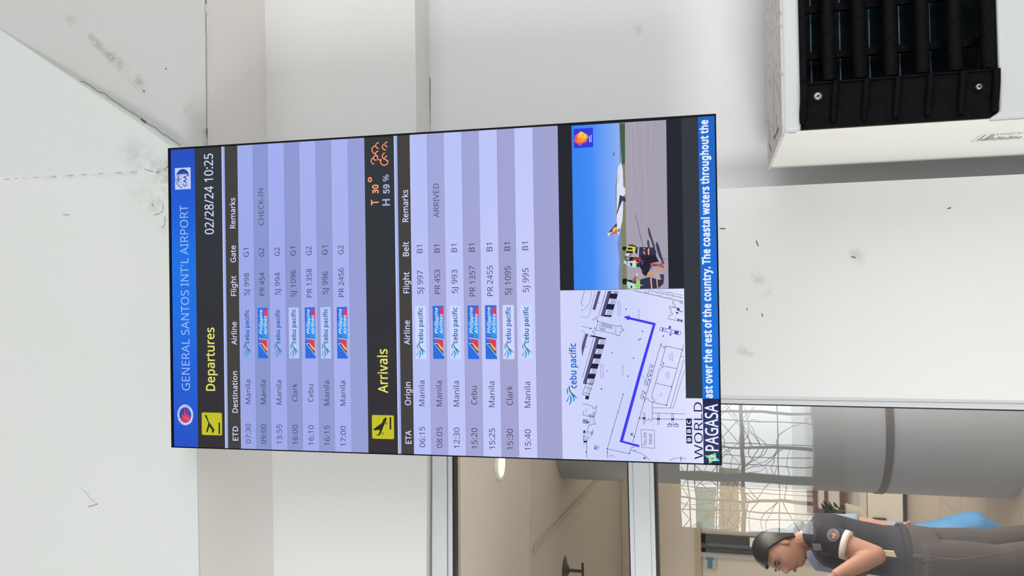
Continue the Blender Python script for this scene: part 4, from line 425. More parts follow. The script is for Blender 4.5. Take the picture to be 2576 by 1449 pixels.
 'f': (138, [[133,188,79,188,79,0,44,0,44,188,6,188,6,204,44,216,44,229,46,254,52,273,62,288,76,299,93,305,113,307,126,306,137,305,147,302,155,300,146,272,139,274,131,276,114,278,98,275,88,266,81,251,79,229,79,215,133,215]]),
 'g': (247, [[110,219,130,217,149,211,164,201,178,186,180,186,184,215,213,215,213,-4,210,-32,202,-55,189,-73,170,-86,146,-94,116,-96,94,-95,74,-93,55,-89,39,-83,39,-50,55,-57,75,-63,96,-66,118,-67,143,-63,162,-51,174,-32,178,-6,178,24,179,28,177,28,165,14,149,4,131,-2,111,-4,74,3,46,25,28,60,22,107,28,153,46,189,73,211],[115,189,98,187,84,180,73,168,65,152,60,131,59,107,62,72,73,46,91,30,116,25,131,26,144,29,155,34,163,42,170,53,174,65,177,81,178,99,178,107,176,134,171,154,163,170,151,181,135,187]]),
 'h': (248, [[69,200,67,185,70,185,77,195,87,204,98,210,110,215,123,218,137,219,161,216,180,210,196,200,206,185,213,165,215,140,215,0,180,0,180,138,178,160,169,176,154,186,132,189,111,187,95,180,83,169,75,154,71,134,69,111,69,0,34,0,34,305,69,305]]),
 'i': (103, [[69,215,69,0,34,0,34,215],[52,296,60,294,66,290,71,283,73,273,71,263,66,256,60,252,52,251,44,252,37,256,33,263,31,273,33,283,37,290,44,294]]),
 'k': (214, [[69,138,68,129,68,119,67,111,69,111,76,120,91,138,95,142,163,215,204,215,117,123,211,0,168,0,93,100,69,79,69,0,34,0,34,305,69,305]]),
 'l': (103, [[69,0,34,0,34,305,69,305]]),
 'm': (375, [[270,219,302,214,324,200,338,176,342,140,342,0,308,0,308,138,305,160,297,176,283,186,264,189,237,185,219,171,209,149,206,119,206,0,171,0,171,138,170,154,166,167,160,177,152,184,141,188,127,189,107,187,93,180,82,169,75,154,71,135,69,111,69,0,34,0,34,215,63,215,68,186,70,186,77,196,86,204,97,211,108,215,120,218,133,219,156,217,175,210,189,199,199,183,201,183,214,199,230,210,250,217]]),
 'n': (248, [[138,219,171,214,196,200,210,176,215,140,215,0,180,0,180,138,178,160,169,176,154,186,132,189,102,184,83,169,73,145,69,111,69,0,34,0,34,215,63,215,68,186,70,186,78,196,88,204,99,211,111,215,124,218]]),
 'o': (243, [[221,108,219,83,214,60,205,41,194,25,179,13,162,3,142,-2,121,-4,100,-2,81,3,65,13,50,25,38,41,29,60,24,83,22,108,25,141,34,168,49,190,69,206,93,216,122,219,149,216,173,206,193,190,208,168,218,141],[59,108,60,84,65,64,74,47,86,35,102,28,121,25,141,28,157,35,169,47,178,64,183,84,184,108,183,132,178,152,169,168,157,179,141,187,121,189,93,184,73,168,62,142]]),
 'p': (247, [[136,219,172,212,200,191,218,157,225,108,222,74,214,46,200,24,183,9,161,-1,136,-4,120,-3,107,0,95,5,85,12,76,19,69,27,67,27,68,20,69,10,69,-96,34,-96,34,215,63,215,68,186,69,186,76,194,85,202,95,209,106,215,120,218],[130,189,110,187,95,181,84,171,76,156,71,138,69,115,69,108,71,83,75,63,83,47,94,35,110,28,131,25,149,28,163,36,174,49,182,66,186,86,188,108,184,141,174,167,156,184]]),
 'r': (166, [[134,219,141,219,147,218,154,218,160,217,155,184,138,187,132,187,120,186,108,182,98,175,88,167,80,157,74,144,71,130,69,115,69,0,34,0,34,215,63,215,67,176,69,176,76,187,85,197,95,206,107,213,120,217]]),
 's': (192, [[174,59,171,40,164,24,151,12,134,3,113,-2,88,-4,67,-3,50,0,34,4,21,10,21,42,35,36,52,30,70,26,89,24,112,27,128,33,137,43,140,56,139,64,136,71,129,77,120,83,106,90,68,106,51,114,38,123,28,133,22,146,20,162,26,186,43,204,68,215,101,219,120,218,138,215,154,211,170,204,158,176,144,182,129,186,114,189,99,190,80,188,66,183,57,175,54,164,55,156,59,149,66,143,77,137,91,131,109,123,128,115,144,107,157,99,166,88,172,75]]),
 't': (145, [[106,25,114,25,122,26,130,28,136,29,136,2,129,0,120,-2,110,-4,100,-4,84,-3,69,2,56,10,46,22,39,39,37,63,37,188,6,188,6,204,37,219,51,264,72,264,72,215,134,215,134,188,72,188,72,63,75,46,82,34,92,27]]),
 'u': (248, [[214,215,214,0,185,0,180,28,178,28,170,18,160,10,149,4,137,-1,124,-3,110,-4,86,-2,67,4,51,15,40,30,34,49,32,74,32,215,67,215,67,77,70,54,79,38,94,28,115,25,137,28,153,34,165,45,173,61,177,80,178,103,178,215]]),
 'v': (204, [[81,0,0,215,38,215,83,88,87,79,90,69,94,58,97,48,99,39,101,31,102,31,104,39,107,48,110,58,114,69,117,79,120,88,166,215,204,215,122,0]]),
 'w': (315, [[173,121,170,130,164,154,160,168,159,174,158,178,156,178,155,174,153,161,151,154,147,138,145,129,142,121,103,0,63,0,4,215,41,215,71,101,77,77,79,66,82,55,83,45,85,36,86,36,88,42,89,49,91,56,92,64,96,80,99,87,101,94,139,215,177,215,214,94,217,85,220,75,223,64,225,54,227,45,229,37,230,37,231,45,233,54,236,65,238,76,241,89,245,101,275,215,311,215,251,0,210,0]]),
 'x': (212, [[85,110,11,215,51,215,106,134,161,215,201,215,127,110,205,0,165,0,106,86,47,0,7,0]]),
 'y': (204, [[0,215,38,215,85,93,88,82,92,72,98,52,101,43,103,34,104,34,107,46,112,60,117,77,123,93,166,215,204,215,112,-30,104,-48,94,-65,83,-78,69,-88,53,-94,34,-96,25,-96,10,-94,4,-93,4,-65,15,-67,28,-67,40,-66,50,-63,58,-57,65,-50,71,-40,76,-29,87,-1]]),
}
# ================================================================== flight information display
S_ = .6804/1080
DY, DT = .0076, .0334
X_ = Vector((math.cos(DY), math.sin(DY), 0)); bk = Vector((-math.sin(DY), math.cos(DY), 0)); U_ = Vector((0, 0, 1))*math.cos(DT)-bk*math.sin(DT); Y_ = U_.cross(X_)
disp = thing('flight_display', 'tall portrait flight information screen with blue header in front of the pillar', 'screen')
disp.matrix_world = Matrix(((X_.x, Y_.x, U_.x, -.0098), (X_.y, Y_.y, U_.y, 1.5463), (X_.z, Y_.z, U_.z, .5941+ZC), (0, 0, 0, 1)))
hw, hh = .3402, .6048
blk = mat('black bezel plastic', (9, 9, 12), .4, spec=.15)
bm = bmesh.new()
for a_, b__ in (((-hw-.0016, -.004, -hh-.002), (-hw+.0004, .03, hh+.0042)), ((hw-.0004, -.004, -hh-.002), (hw+.0032, .03, hh+.0042)), ((-hw-.0016, -.004, hh-.0004), (hw+.0032, .03, hh+.0042)), ((-hw-.0016, -.004, -hh-.0024), (hw+.0032, .03, -hh+.0004))): box(bm, a_, b__)
put('bezel', bm, blk, disp)
put('back_cover', B((-hw+.01, .028, -hh+.01), (hw-.01, .062, hh-.01)), mat('display back', (30, 30, 32), .5), disp)
bm = bmesh.new(); box(bm, (-.12, .06, -.16), (.12, .075, .16)); box(bm, (-.04, .075, -.05), (.04, .315, .0)); box(bm, (-.10, .315, -.14), (.10, .333, .10)); put('wall_bracket', bm, blk, disp)
bm = bmesh.new(); box(bm, (-hw, .0, -hh), (hw, .03, hh)); scr = put('screen', bm, emit('screen dark grey', (53, 56, 63)), disp)
# --- lettering, turned into mesh
# letter outlines: advance and closed contours in 1/500 em
glyph = {}
def one_glyph(ch):
    if ch in glyph: return glyph[ch]
    adv, cs = GLYPHS[ch]; loops = [[Vector((c[i]/500, c[i+1]/500, 0)) for i in range(0, len(c), 2)] for c in cs]
    def inside(pt, l):
        c = False
        for a, b in zip(l, l[1:]+l[:1]):
            if (a.y > pt.y) != (b.y > pt.y) and pt.x < (b.x-a.x)*(pt.y-a.y)/(b.y-a.y)+a.x: c = not c
        return c
    outer = [l for l in loops if not any(inside(l[0], m) for m in loops if m is not l)]; vs = []; fs = []
    for o_ in outer:                              # every outer contour with its own holes
        grp = [o_]+[l for l in loops if l is not o_ and l not in outer and inside(l[0], o_)]; n0 = len(vs)
        vs += [(v.x, v.y) for l in grp for v in l]; fs += [tuple(i+n0 for i in t) for t in tessellate_polygon(grp)]
    glyph[ch] = (adv/500, loops, vs, fs); return glyph[ch]
def glyph_mesh(s, bold=0, shear=0):
    """letters of a line of text; bold thickens every stroke by a thin border along its outline"""
    X = 0; V = []; F = []
    for ch in s:
        if ch == ' ': X += GLYPH_SPACE/500; continue
        adv, loops, vs, fs = one_glyph(ch); n0 = len(V); V += [(X+x+y*shear, y) for x, y in vs]; F += [tuple(i+n0 for i in f) for f in fs]
        if bold > .004:
            for l in loops:
                for p, q in zip(l, l[1:]+l[:1]):
                    d = q-p
                    if d.length < 1e-5: continue
                    e = d.normalized()*bold*.8; nn = Vector((-e.y, e.x, 0))/.8; n0 = len(V)
                    V += [(X+v.x+v.y*shear, v.y) for v in (p-e*.6-nn, q+e*.6-nn, q+e*.6+nn, p-e*.6+nn)]; F.append((n0, n0+1, n0+2, n0+3))
        X += adv+bold*1.2
    return V, F
CAPH = max(y for x, y in glyph_mesh('H', 0)[0])
class Flat:
    """flat print on the screen; coordinates are the screen's own 1080 x 1920 pixels, layers stand 0.15 mm apart"""
    def __init__(s): s.bm = bmesh.new(); s.mats = []
    def m(s, mt):
        if mt not in s.mats: s.mats.append(mt)
        return s.mats.index(mt)
    def P(s, x, y, k): return ((x-540)*S_, -.00015*k-.0002, (960-y)*S_)
    def poly(s, pts, mt, k):
        i = s.m(mt)
        try: f = s.bm.faces.new([s.bm.verts.new(s.P(x, y, k)) for x, y in pts]); f.material_index = i
        except ValueError: return
        f.normal_update()
        if f.normal.y > 0: f.normal_flip()
    def rect(s, x0, y0, x1, y1, mt, k): s.poly([(x0, y0), (x0, y1), (x1, y1), (x1, y0)], mt, k)
    def line(s, pts, w_, mt, k):
        for (x0, y0), (x1, y1) in zip(pts, pts[1:]):
            d = math.hypot(x1-x0, y1-y0)
            if d < .05: continue
            ux, uy = (x1-x0)/d, (y1-y0)/d; a, b = ux*w_*.35, uy*w_*.35; nx, ny = -uy*w_/2, ux*w_/2
            s.poly([(x0-a+nx, y0-b+ny), (x1+a+nx, y1+b+ny), (x1+a-nx, y1+b-ny), (x0-a-nx, y0-b-ny)], mt, k)
    def disc(s, cx, cy, rx, ry, mt, k, n=32): s.poly([(cx+rx*math.cos(2*PI*i/n), cy+ry*math.sin(2*PI*i/n)) for i in range(n)], mt, k)
    def text(s, x0, x1, base, cap, st, mt, k, bold=0, shear=0, ang=0):
        vs, fs = glyph_mesh(st, bold, shear); i = s.m(mt)
        mn, mxx = min(v[0] for v in vs), max(v[0] for v in vs); sx = (x1-x0)/(mxx-mn); sy = cap/CAPH
        if ang:
            ca, sa = math.cos(ang), math.sin(ang); V = [s.bm.verts.new(s.P(x0+(x-mn)*sx*ca+y*sy*sa, base+(x-mn)*sx*sa-y*sy*ca, k)) for x, y in vs]
        else: V = [s.bm.verts.new(s.P(x0+(x-mn)*sx, base-y*sy, k)) for x, y in vs]
        for f in fs:
            try: q = s.bm.faces.new([V[j] for j in f]); q.material_index = i
            except ValueError: pass
    def put(s, name, label=None):
        o = put(name, s.bm, s.mats, scr)
        if label: o['label'] = label
        return o
def E_(name, rgb): return emit('shown '+name, rgb)
def grad(name, axis, stops):      # colour of the shown picture varying across the screen
    m = emit('shown '+name, stops[0][1]); n = m.node_tree; tc = n.nodes.new('ShaderNodeTexCoord'); s = n.nodes.new('ShaderNodeSeparateXYZ'); n.links.new(tc.outputs['Object'], s.inputs[0])
    lo, hi = stops[0][0], stops[-1][0]; mr = n.nodes.new('ShaderNodeMapRange'); mr.inputs[1].default_value = lo; mr.inputs[2].default_value = hi
    n.links.new(s.outputs[axis], mr.inputs[0]); r = n.nodes.new('ShaderNodeValToRGB'); n.links.new(mr.outputs[0], r.inputs[0])
    while len(r.color_ramp.elements) < len(stops): r.color_ramp.elements.new(.5)
    for e_, (p_, c_) in zip(r.color_ramp.elements, stops): e_.position = (p_-lo)/(hi-lo); e_.color = (*lin(c_), 1)
    n.links.new(r.outputs[0], n.nodes['Principled BSDF'].inputs['Emission Color']); return m
# header
f = Flat(); f.rect(0, 0, 1080, 99, grad('header blue', 0, [(-.34, (44, 84, 198)), (-.2, (42, 96, 212)), (-.05, (38, 112, 226)), (.08, (36, 116, 230)), (.2, (40, 96, 214)), (.34, (44, 80, 192))]), 1); f.put('header_band')
f = Flat(); f.text(204.4, 876, 68.6, 32.5, "GENERAL SANTOS INT'L AIRPORT", E_('pale blue letters', (152, 190, 246)), 2); f.put('header_text')
f = Flat(); W1 = E_('pale white', (205, 213, 247)); f.disc(115.5, 48.4, 38, 32.4, W1, 2); f.disc(115.5, 48.4, 28.5, 24.5, E_('seal blue', (62, 72, 170)), 3)
red = E_('seal red', (214, 62, 96)); f.poly([(143, 46), (126, 51), (117, 60), (113, 70), (103, 68), (92, 60), (87, 48), (90, 38), (99, 28.5), (104, 27), (107, 38), (117, 43)], red, 4)
for i in range(5): f.line([(96+i*3.6, 63-i*7), (103+i*3.2, 60-i*5.4)], 1.1, W1, 5)
for i in range(3): f.line([(122+i*3, 66-i*4), (141, 63-i*4.4)], .8, E_('seal pale blue', (120, 150, 220)), 4)
def ringtext(st, a0, a1, flip=False):
    for i, ch in enumerate(st):
        if ch == ' ': continue
        a_ = math.radians(a0+(a1-a0)*i/(len(st)-1)); cx, cy = 115.5+math.cos(a_)*32.8, 48.4+math.sin(a_)*28; t_ = a_+PI/2
        f.text(cx-2, cx+1.8, cy+1.5, 4.2, ch, E_('seal letters', (58, 66, 110)), 4, .01, 0, t_)
ringtext('Department of Transportation', -215, 35); ringtext('2016', 75, 105)
f.put('transport_seal')
f = Flat(); f.rect(933.5, 17.5, 1011.7, 81.7, E_('caa box', (196, 208, 246)), 2); cb = E_('caa blue', (44, 66, 158))
def crescent(f, cx, cy, r0, r1, a0, a1, dx, dy, mt, k, n=18):
    o = [(cx+r0*math.cos(math.radians(a0+(a1-a0)*i/n)), cy+r0*.86*math.sin(math.radians(a0+(a1-a0)*i/n))) for i in range(n+1)]
    q = [(cx+dx+r1*math.cos(math.radians(a0+(a1-a0)*i/n)), cy+dy+r1*.86*math.sin(math.radians(a0+(a1-a0)*i/n))) for i in range(n+1)]
    f.poly(o+q[::-1], mt, k)
crescent(f, 972, 48, 33, 33, 180, 420, 2.2, 1.5, cb, 3); crescent(f, 974, 49, 31, 30, -70, 75, -3.5, -1, cb, 3); crescent(f, 966, 50, 31, 29, -60, 60, -2.5, 0, E_('caa mid', (92, 120, 200)), 3)
gy = E_('caa grey', (120, 140, 190))
for r_ in (8, 17): f.line([(966+r_*math.cos(a_/8*PI*2), 46+21*math.sin(a_/8*PI*2)) for a_ in range(9)], 1, gy, 3)
for y_ in (34, 44, 54): f.line([(944, y_), (988, y_)], 1, gy, 3)
f.poly([(958, 28), (972, 24), (985, 33), (976, 35), (968, 42), (962, 34)], gy, 4)
f.rect(944, 51, 984, 66, E_('caa box', (196, 208, 246)), 4); f.text(943, 984, 65, 12.5, 'CAA', cb, 5, .03); f.line([(945, 69), (985, 69)], 1, gy, 4); f.put('agency_logo')
# departures / arrivals title bars
yel = E_('yellow', (232, 232, 128)); ywb = E_('yellow panel', (196, 194, 50)); ico = E_('icon dark', (48, 48, 34)); wht = E_('white letters', (214, 220, 252)); hal = E_('yellow edge', (88, 92, 18))
for nm, y0, y1, ttl, xa, xb, bs, tb in (('departures', 99, 208, 'Departures', 204.7, 431.3, 169.7, 34.6), ('arrivals', 755.3, 863, 'Arrivals', 205.2, 354.7, 828.8, 33.9)):
    f = Flat(); f.rect(0, y0, 1080, y1, grad('title '+nm, 0, [(-.34, (56, 52, 58)), (0, (53, 55, 60)), (.34, (54, 60, 64))]), 1); f.put('title_bar')
    f = Flat(); f.text(xa-1.2, xb+1.2, bs+1, tb+2, ttl, hal, 2, .035); f.text(xa, xb, bs, tb, ttl, yel, 3, .008); f.put('title_text')
    f = Flat(); k0 = (45.7, 115.5, 125.8, 196.3) if nm == 'departures' else (49.2, 770, 129.3, 849.2)
    f.poly([(k0[0]-1.8, k0[1]-1.8), (k0[0]-1.8, k0[3]+1.8), (k0[2]+1.8, k0[3]+1.8), (k0[2]+1.8, k0[1]-1.8)], hal, 2)
    c_ = 4; f.poly([(k0[0]+c_, k0[1]), (k0[0], k0[1]+c_), (k0[0], k0[3]-c_), (k0[0]+c_, k0[3]), (k0[2]-c_, k0[3]), (k0[2], k0[3]-c_), (k0[2], k0[1]+c_), (k0[2]-c_, k0[1])], ywb, 3)
    for c, pts in (ICONS[:2] if nm == 'departures' else ICONS[2:4]): f.poly(pts, ico, 4)
    if nm == 'arrivals':
        for cx, cy in ((102, 822), (68, 808)): f.disc(cx, cy, 4, 3.6, ico, 4, 14); f.disc(cx, cy, 2.2, 2, ywb, 5, 12)
    f.put('aircraft_icon')
    f = Flat(); f.rect(0, y1, 1080, y1+3.5, E_('line white', (206, 212, 250)), 2); f.rect(0, y1+3.5, 1080, y1+12, E_('line blue', (160, 174, 232)), 2); f.put('divider_line')
    f = Flat(); f.rect(0, y1+12, 1080, y1+(63 if nm == 'departures' else 57), E_('column head dark', (70, 67, 67)), 1); f.put('column_header')
    f = Flat()
    for a_, b__, st in ((28.2, 79, 'ETD') if nm == 'departures' else (34.9, 80, 'ETA'), (127.5, 275.2, 'Destination') if nm == 'departures' else (164.9, 243.8, 'Origin'), (369.5, 451.5, 'Airline'), (543.8, 615.5, 'Flight'), (663.3, 724, 'Gate') if nm == 'departures' else (669.1, 718.3, 'Belt'), (785.2, 894.2, 'Remarks')):
        f = Flat(); f.text(a_, b__, 259.6 if nm == 'departures' else 911, 20.6, st, wht, 2, .009); f.put('column_title')
tx = E_('dark letters', (66, 68, 92)); tx2 = E_('dark letters soft', (78, 80, 112))
def bird(f, ox, oy, sc, k):
    bc = {'teal': E_('bird teal', (38, 132, 148)), 'teal2': E_('bird teal deep', (34, 120, 140)), 'sky': E_('bird blue', (52, 150, 220))}
    for c, pts in BIRD: f.poly([((x-176.1)*sc+ox, (y-1439)*sc+oy) for x, y in pts], bc[c], k)
def cebu(f, y0, y1, boxed, rowc):
    if boxed: f.rect(322, y0, 500, y1, E_('logo box', (205, 216, 252)) if y0 > 900 else E_('logo box dim', (186, 200, 246)), 2)
    yc = (y0+y1)/2; bird(f, 326, yc-17.2, .86, 3); f.text(375, 494, yc+7.5, 15.6, 'cebu pacific', E_('cebu blue', (38, 96, 176)), 3, .02)
def pal(f, y0, y1):
    d = y0-321.9+2.6; k = 3
    f.rect(322, y0, 500, y1, E_('pal blue', (48, 112, 226)), 2); f.poly([(398, y0), (398, y1), (420, y1), (452, y0)], E_('pal bright', (52, 130, 228)), 2.5)
    pc = {'palwhite': E_('pal white', (205, 214, 246)), 'palred': E_('pal red', (216, 66, 92)), 'palnavy': E_('pal navy', (34, 40, 96)), 'gold2': E_('pal gold', (240, 178, 70)), 'palcyan': E_('pal cyan', (48, 152, 230))}
    order = ['palcyan', 'palwhite', 'palnavy', 'palred', 'gold2']
    for j, c0 in enumerate(order):
        for c, pts in PAL:
            if c == c0: f.poly([(min(499.5, x), max(y0+.5, min(y1-.5, y-344.2+y0))) for x, y in pts], pc[c], 3+j*.6)
    w_ = E_('pal letters', (222, 230, 252)); f.text(407, 494, y0+18.5, 11.2, 'Philippine', w_, 7, .02, .25); f.text(405, 473, y0+35.5, 11.2, 'Airlines', w_, 7, .02, .25)
def lerp(a, b, t): return tuple(round(p+(q-p)*t) for p, q in zip(a, b))
DEP = [('07:30', 'Manila', 'C', '5J 998', 'G1', ''), ('09:00', 'Manila', 'P', 'PR 454', 'G2', 'CHECK-IN'), ('13:55', 'Manila', 'C', '5J 994', 'G2', ''), ('16:00', 'Clark', 'C', '5J 1096', 'G1', ''), ('16:10', 'Cebu', 'P', 'PR 1358', 'G2', ''), ('16:15', 'Manila', 'C', '5J 996', 'G1', ''), ('17:00', 'Manila', 'P', 'PR 2456', 'G2', '')]
ARR = [('06:15', 'Manila', 'C', '5J 997', 'B1', ''), ('08:05', 'Manila', 'P', 'PR 453', 'B1', 'ARRIVED'), ('12:30', 'Manila', 'C', '5J 993', 'B1', ''), ('15:20', 'Cebu', 'P', 'PR 1357', 'B1', ''), ('15:25', 'Manila', 'P', 'PR 2455', 'B1', ''), ('15:30', 'Clark', 'C', '5J 1095', 'B1', ''), ('15:40', 'Manila', 'C', '5J 995', 'B1', '')]
for dep, rows, edges in ((1, DEP, [271, 331.3, 391.9, 452.6, 513.2, 573.3, 633.6, 693.8, 755.3]), (0, ARR, [920, 981, 1041.3, 1102.3, 1162.8, 1223.4, 1283.2, 1343.8, 1426.5])):
    for i in range(8):
        y0, y1 = edges[i], edges[i+1]; t = i/7; odd = i % 2
        la, lb = ((158, 169, 234), (172, 179, 240)) if dep else ((186, 194, 248), (202, 207, 252))
        da, db = ((136, 148, 206), (152, 160, 214)) if dep else ((166, 169, 218), (164, 164, 208))
        c = lerp(da, db, t) if odd else lerp(la, lb, t)
        f = Flat(); cr_ = lerp(c, (176, 190, 250), .25) if not odd else lerp(c, (150, 165, 220), .2)
        f.rect(0, y0, 1080, y1, grad('row %d %d' % (dep, i), 0, [(-.34, c), (0, c), (.34, cr_)]), 1)
        f.rect(0, y0, 1080, y0+1.4, emit('shown row edge %d %d' % (dep, i), lerp(c, (220, 226, 255) if not odd else (100, 108, 150), .35)), 1.5)
        f.put('table_row')
        if i < 7:
            tm_, de, al, fl_, ga, re = rows[i]; b = y0+39.3; f = Flat(); dx = 0 if dep else 4.5
            def cell(x0, x1, b, st, m_): g = Flat(); g.text(x0, x1, b, 19.6, st, m_, 2); g.put('cell_text')
            cell(20.2+dx, 89.4+(dx if dep else 4), b, tm_, tx)
            wd = {'Manila': (159.6+dx*.9, 245+dx*.8), 'Clark': (171.2, 234.6), 'Cebu': (171, 232)}[de]; cell(wd[0], wd[1], b+.8, de, tx)
            n_ = len(fl_); x0 = 580.5 if not dep else 584.6; hwid = 39.2 if n_ == 6 else 47; hwid += 1.5 if fl_[0] == 'P' and n_ == 6 else 0; hwid += 3 if fl_[0] == 'P' and n_ == 7 else 0
            cell(x0-hwid, x0+hwid, b+.5, fl_, tx)
            cell(*((681.5, 712.5) if dep else (678.5, 704.8)), b+.5, ga, tx)
            if re: cell(*((792.6, 923) if dep else (796.5, 910.5)), b+.5, re, tx2)
            f = Flat()
            if al == 'C': cebu(f, y0+10.5, y0+49, (i in (3, 5)) if dep else True, c)
            else: pal(f, y0+11.7, y0+50.5)
            f.put('airline_logo')
f = Flat(); f.text(766.8, 1057.3, 172.6, 35, '02/28/24 10:25', E_('date letters', (205, 214, 250)), 2, .006); f.put('clock_text')
# weather
org = E_('orange', (250, 160, 116)); oed = E_('orange edge', (92, 34, 18)); gyl = E_('humidity', (168, 178, 216))
f = Flat(); f.text(846.5, 865.3, 804.3, 26.4, 'T', org, 2, .02); f.text(886.4, 916.8, 804.3, 20.9, '30', org, 2, .035)
f.disc(934.6, 774.4, 11, 9.6, oed, 2); f.disc(934.6, 774.4, 9, 8, org, 3); f.disc(934.6, 774.4, 4, 3.6, oed, 4)
f.text(843.5, 865.9, 845, 25.8, 'H', gyl, 2, .02); f.text(884.6, 916.4, 844, 20.8, '59', gyl, 2, .035); f.text(925.8, 949.1, 843, 21, '%', gyl, 2, .01); f.put('weather_text')
f = Flat()
for w_, pts in CLOUD: f.line(pts, 5.6, oed, 2); f.line(pts, 3.5, org, 3)
f.put('cloud_icon')
# lower block
f = Flat(); f.rect(545, 1426.5, 1080, 1818.5, E_('lower dark', (42, 43, 50)), 1); f.rect(202, 1818.5, 1080, 1869.3, E_('lower grey', (56, 60, 67)), 1); f.put('lower_backdrop')
page = grad('map page', 2, [(-.61, (232, 232, 255)), (-.42, (205, 212, 252)), (-.29, (210, 214, 252))])
f = Flat(); f.rect(0, 1426.5, 202.3, 1869.3, page, 1); f.rect(202, 1426.5, 545, 1818.5, page, 1); f.put('map_page')
ink = E_('map ink', (58, 60, 100)); mc = {'ink': E_('map solid', (36, 36, 60)), 'ink2': E_('map dot', (110, 114, 152)), 'hatch': E_('map hatch', (84, 86, 122)), 'page': page, 'arrow': E_('map arrow', (66, 64, 240)), 'blueink': E_('map blue', (74, 66, 200))}
f = Flat()
for c, pts in MAP_FILLS:
    if c != 'arrow': f.poly(pts, mc[c], 2.4 if c == 'page' else (2.8 if c != 'hatch' and len(pts) == 4 and abs(pts[0][0]-pts[2][0]) < 12 else 2))
for w_, pts in MAP_LINES: f.line(pts, w_*.5+.3, ink, 3)
f.put('floor_plan')
f = Flat()
for c, pts in MAP_FILLS:
    if c == 'arrow': f.poly(pts, mc[c], 4)
f.put('route_arrow')
f = Flat(); f.text(50, 92.5, 1695.3, 11.5, 'You are', ink, 3); f.text(56, 89, 1712.5, 11.5, 'Here!', ink, 3)
for x, b, w_, st in ((485, 1612.4, 50, 'TICKET AND BOOKING'), (485, 1619.3, 46, 'CHECKIN COUNTER'), (286, 1554.8, 50, 'TICKET AND BOOKING'), (286, 1562.4, 46, 'CHECKIN COUNTER'), (465.5, 1677.3, 36, 'CHECKIN LOBBY'), (288, 1624, 36, 'CHECKIN LOBBY'), (331, 1772.2, 20, 'OTHER'), (331, 1779, 28, 'AIRLINES'), (274, 1759.8, 18, 'CEBU'), (274, 1766.7, 26, 'PACIFIC'), (213, 1742.7, 10, 'PAL'), (158, 1506.6, 14, 'CLINIC'), (126, 1517.4, 22, 'FIRE EXIT'), (417, 1603.6, 22, 'FIRE EXIT')):
    f.text(x-w_/2, x+w_/2, b+2, 4.4, st, E_('map tiny', (96, 100, 150)), 3)
f.text(247, 274, 1697, 4, 'RECEPTION AREA', E_('map tiny', (96, 100, 150)), 3, 0, 0, -.28)
f.put('map_text')
f = Flat(); bird(f, 176.1, 1439, 1, 2); f.text(228.7, 373.9, 1475, 20.5, 'cebu pacific', grad('cebu big', 2, [(.30-.63, (30, 110, 215)), (.30-.60, (28, 80, 170))]), 2, .02); f.put('airline_logo')
f = Flat(); nb_ = E_('bbc navy', (36, 42, 84))
for i, ch in enumerate('BBC'):
    x0 = 61.5+i*27.2; f.rect(x0, 1818, x0+23.4, 1835.5, nb_, 2); f.text(x0+6.2, x0+17.2, 1831.6, 10.4, ch, E_('bbc white', (236, 238, 255)), 3, .03)
f.text(12.7, 190.2, 1867.5, 25.5, 'WORLD', nb_, 3, 0); f.put('news_logo')
f = Flat(); f.rect(202, 1869.3, 1080, 1920, grad('ticker blue', 0, [(-.21, (36, 120, 224)), (0, (36, 112, 214)), (.34, (38, 102, 198))]), 1); f.put('ticker_band')
f = Flat(); f.text(202.6, 1068.7, 1898.6, 22.5, 'ast over the rest of the country. The coastal waters throughout the', E_('ticker white', (222, 236, 255)), 2, .042); f.put('ticker_text')
f = Flat(); f.rect(0, 1869.3, 202, 1920, grad('agency navy', 0, [(-.34, (52, 54, 74)), (-.27, (58, 66, 118)), (-.213, (38, 42, 80))]), 1); f.put('weather_agency_band')
f = Flat(); f.text(39.7, 185.8, 1914, 38, 'PAGASA', E_('agency white', (236, 240, 255)), 2, .012); f.put('weather_agency_text')
f = Flat(); gc = {'cyan': E_('star cyan', (64, 222, 232)), 'cyan2': E_('star teal', (60, 205, 215)), 'cream': E_('star cream', (232, 226, 176))}
for j, (c, pts) in enumerate(STAR): f.poly(pts, gc[c], 2+(c == 'cream')*.5+(c == 'cyan2')*1.5)
f.disc(20.5, 1894.5, 9.3, 8.6, E_('star ring', (190, 205, 120)), 3, 20); f.disc(20.5, 1894.5, 7.4, 6.8, E_('star cream', (232, 226, 176)), 3.2, 20); f.poly(STAR[5][1], gc['cyan2'], 4)
f.put('weather_agency_emblem')
# picture of the apron
f = Flat(); f.rect(546.2, 1472, 1076.3, 1771, grad('picture sky', 2, [(-.427, (158, 182, 240)), (-.400, (120, 166, 246)), (-.36, (66, 140, 246)), (-.322, (60, 134, 240))]), 2)
pc = {'hill': (118, 140, 182), 'green': (72, 94, 66), 'olive': (128, 132, 100), 'tarmac': (166, 160, 176), 'tarmac2': (176, 170, 184), 'plane': (222, 226, 246), 'shade': (62, 66, 84), 'navy': (52, 54, 84), 'red': (228, 96, 70), 'gold': (250, 180, 70), 'shadow': (64, 64, 92), 'line': (84, 84, 100), 'ink': (34, 34, 42), 'brown': (82, 62, 58), 'yellow': (216, 206, 70), 'greycloth': (176, 170, 180), 'skin': (150, 92, 84), 'lilac': (188, 186, 226), 'orange': (236, 160, 104), 'red2': (186, 46, 48), 'mint': (186, 226, 210), 'darkmass': (42, 36, 52), 'purple': (92, 70, 160), 'orange2': (238, 150, 66), 'rust': (176, 92, 78), 'blueseat': (70, 72, 160), 'lime': (150, 214, 110), 'emblem': (54, 62, 226), 'rosered': (236, 92, 82), 'roseor': (246, 160, 70), 'roseye': (248, 206, 84)}
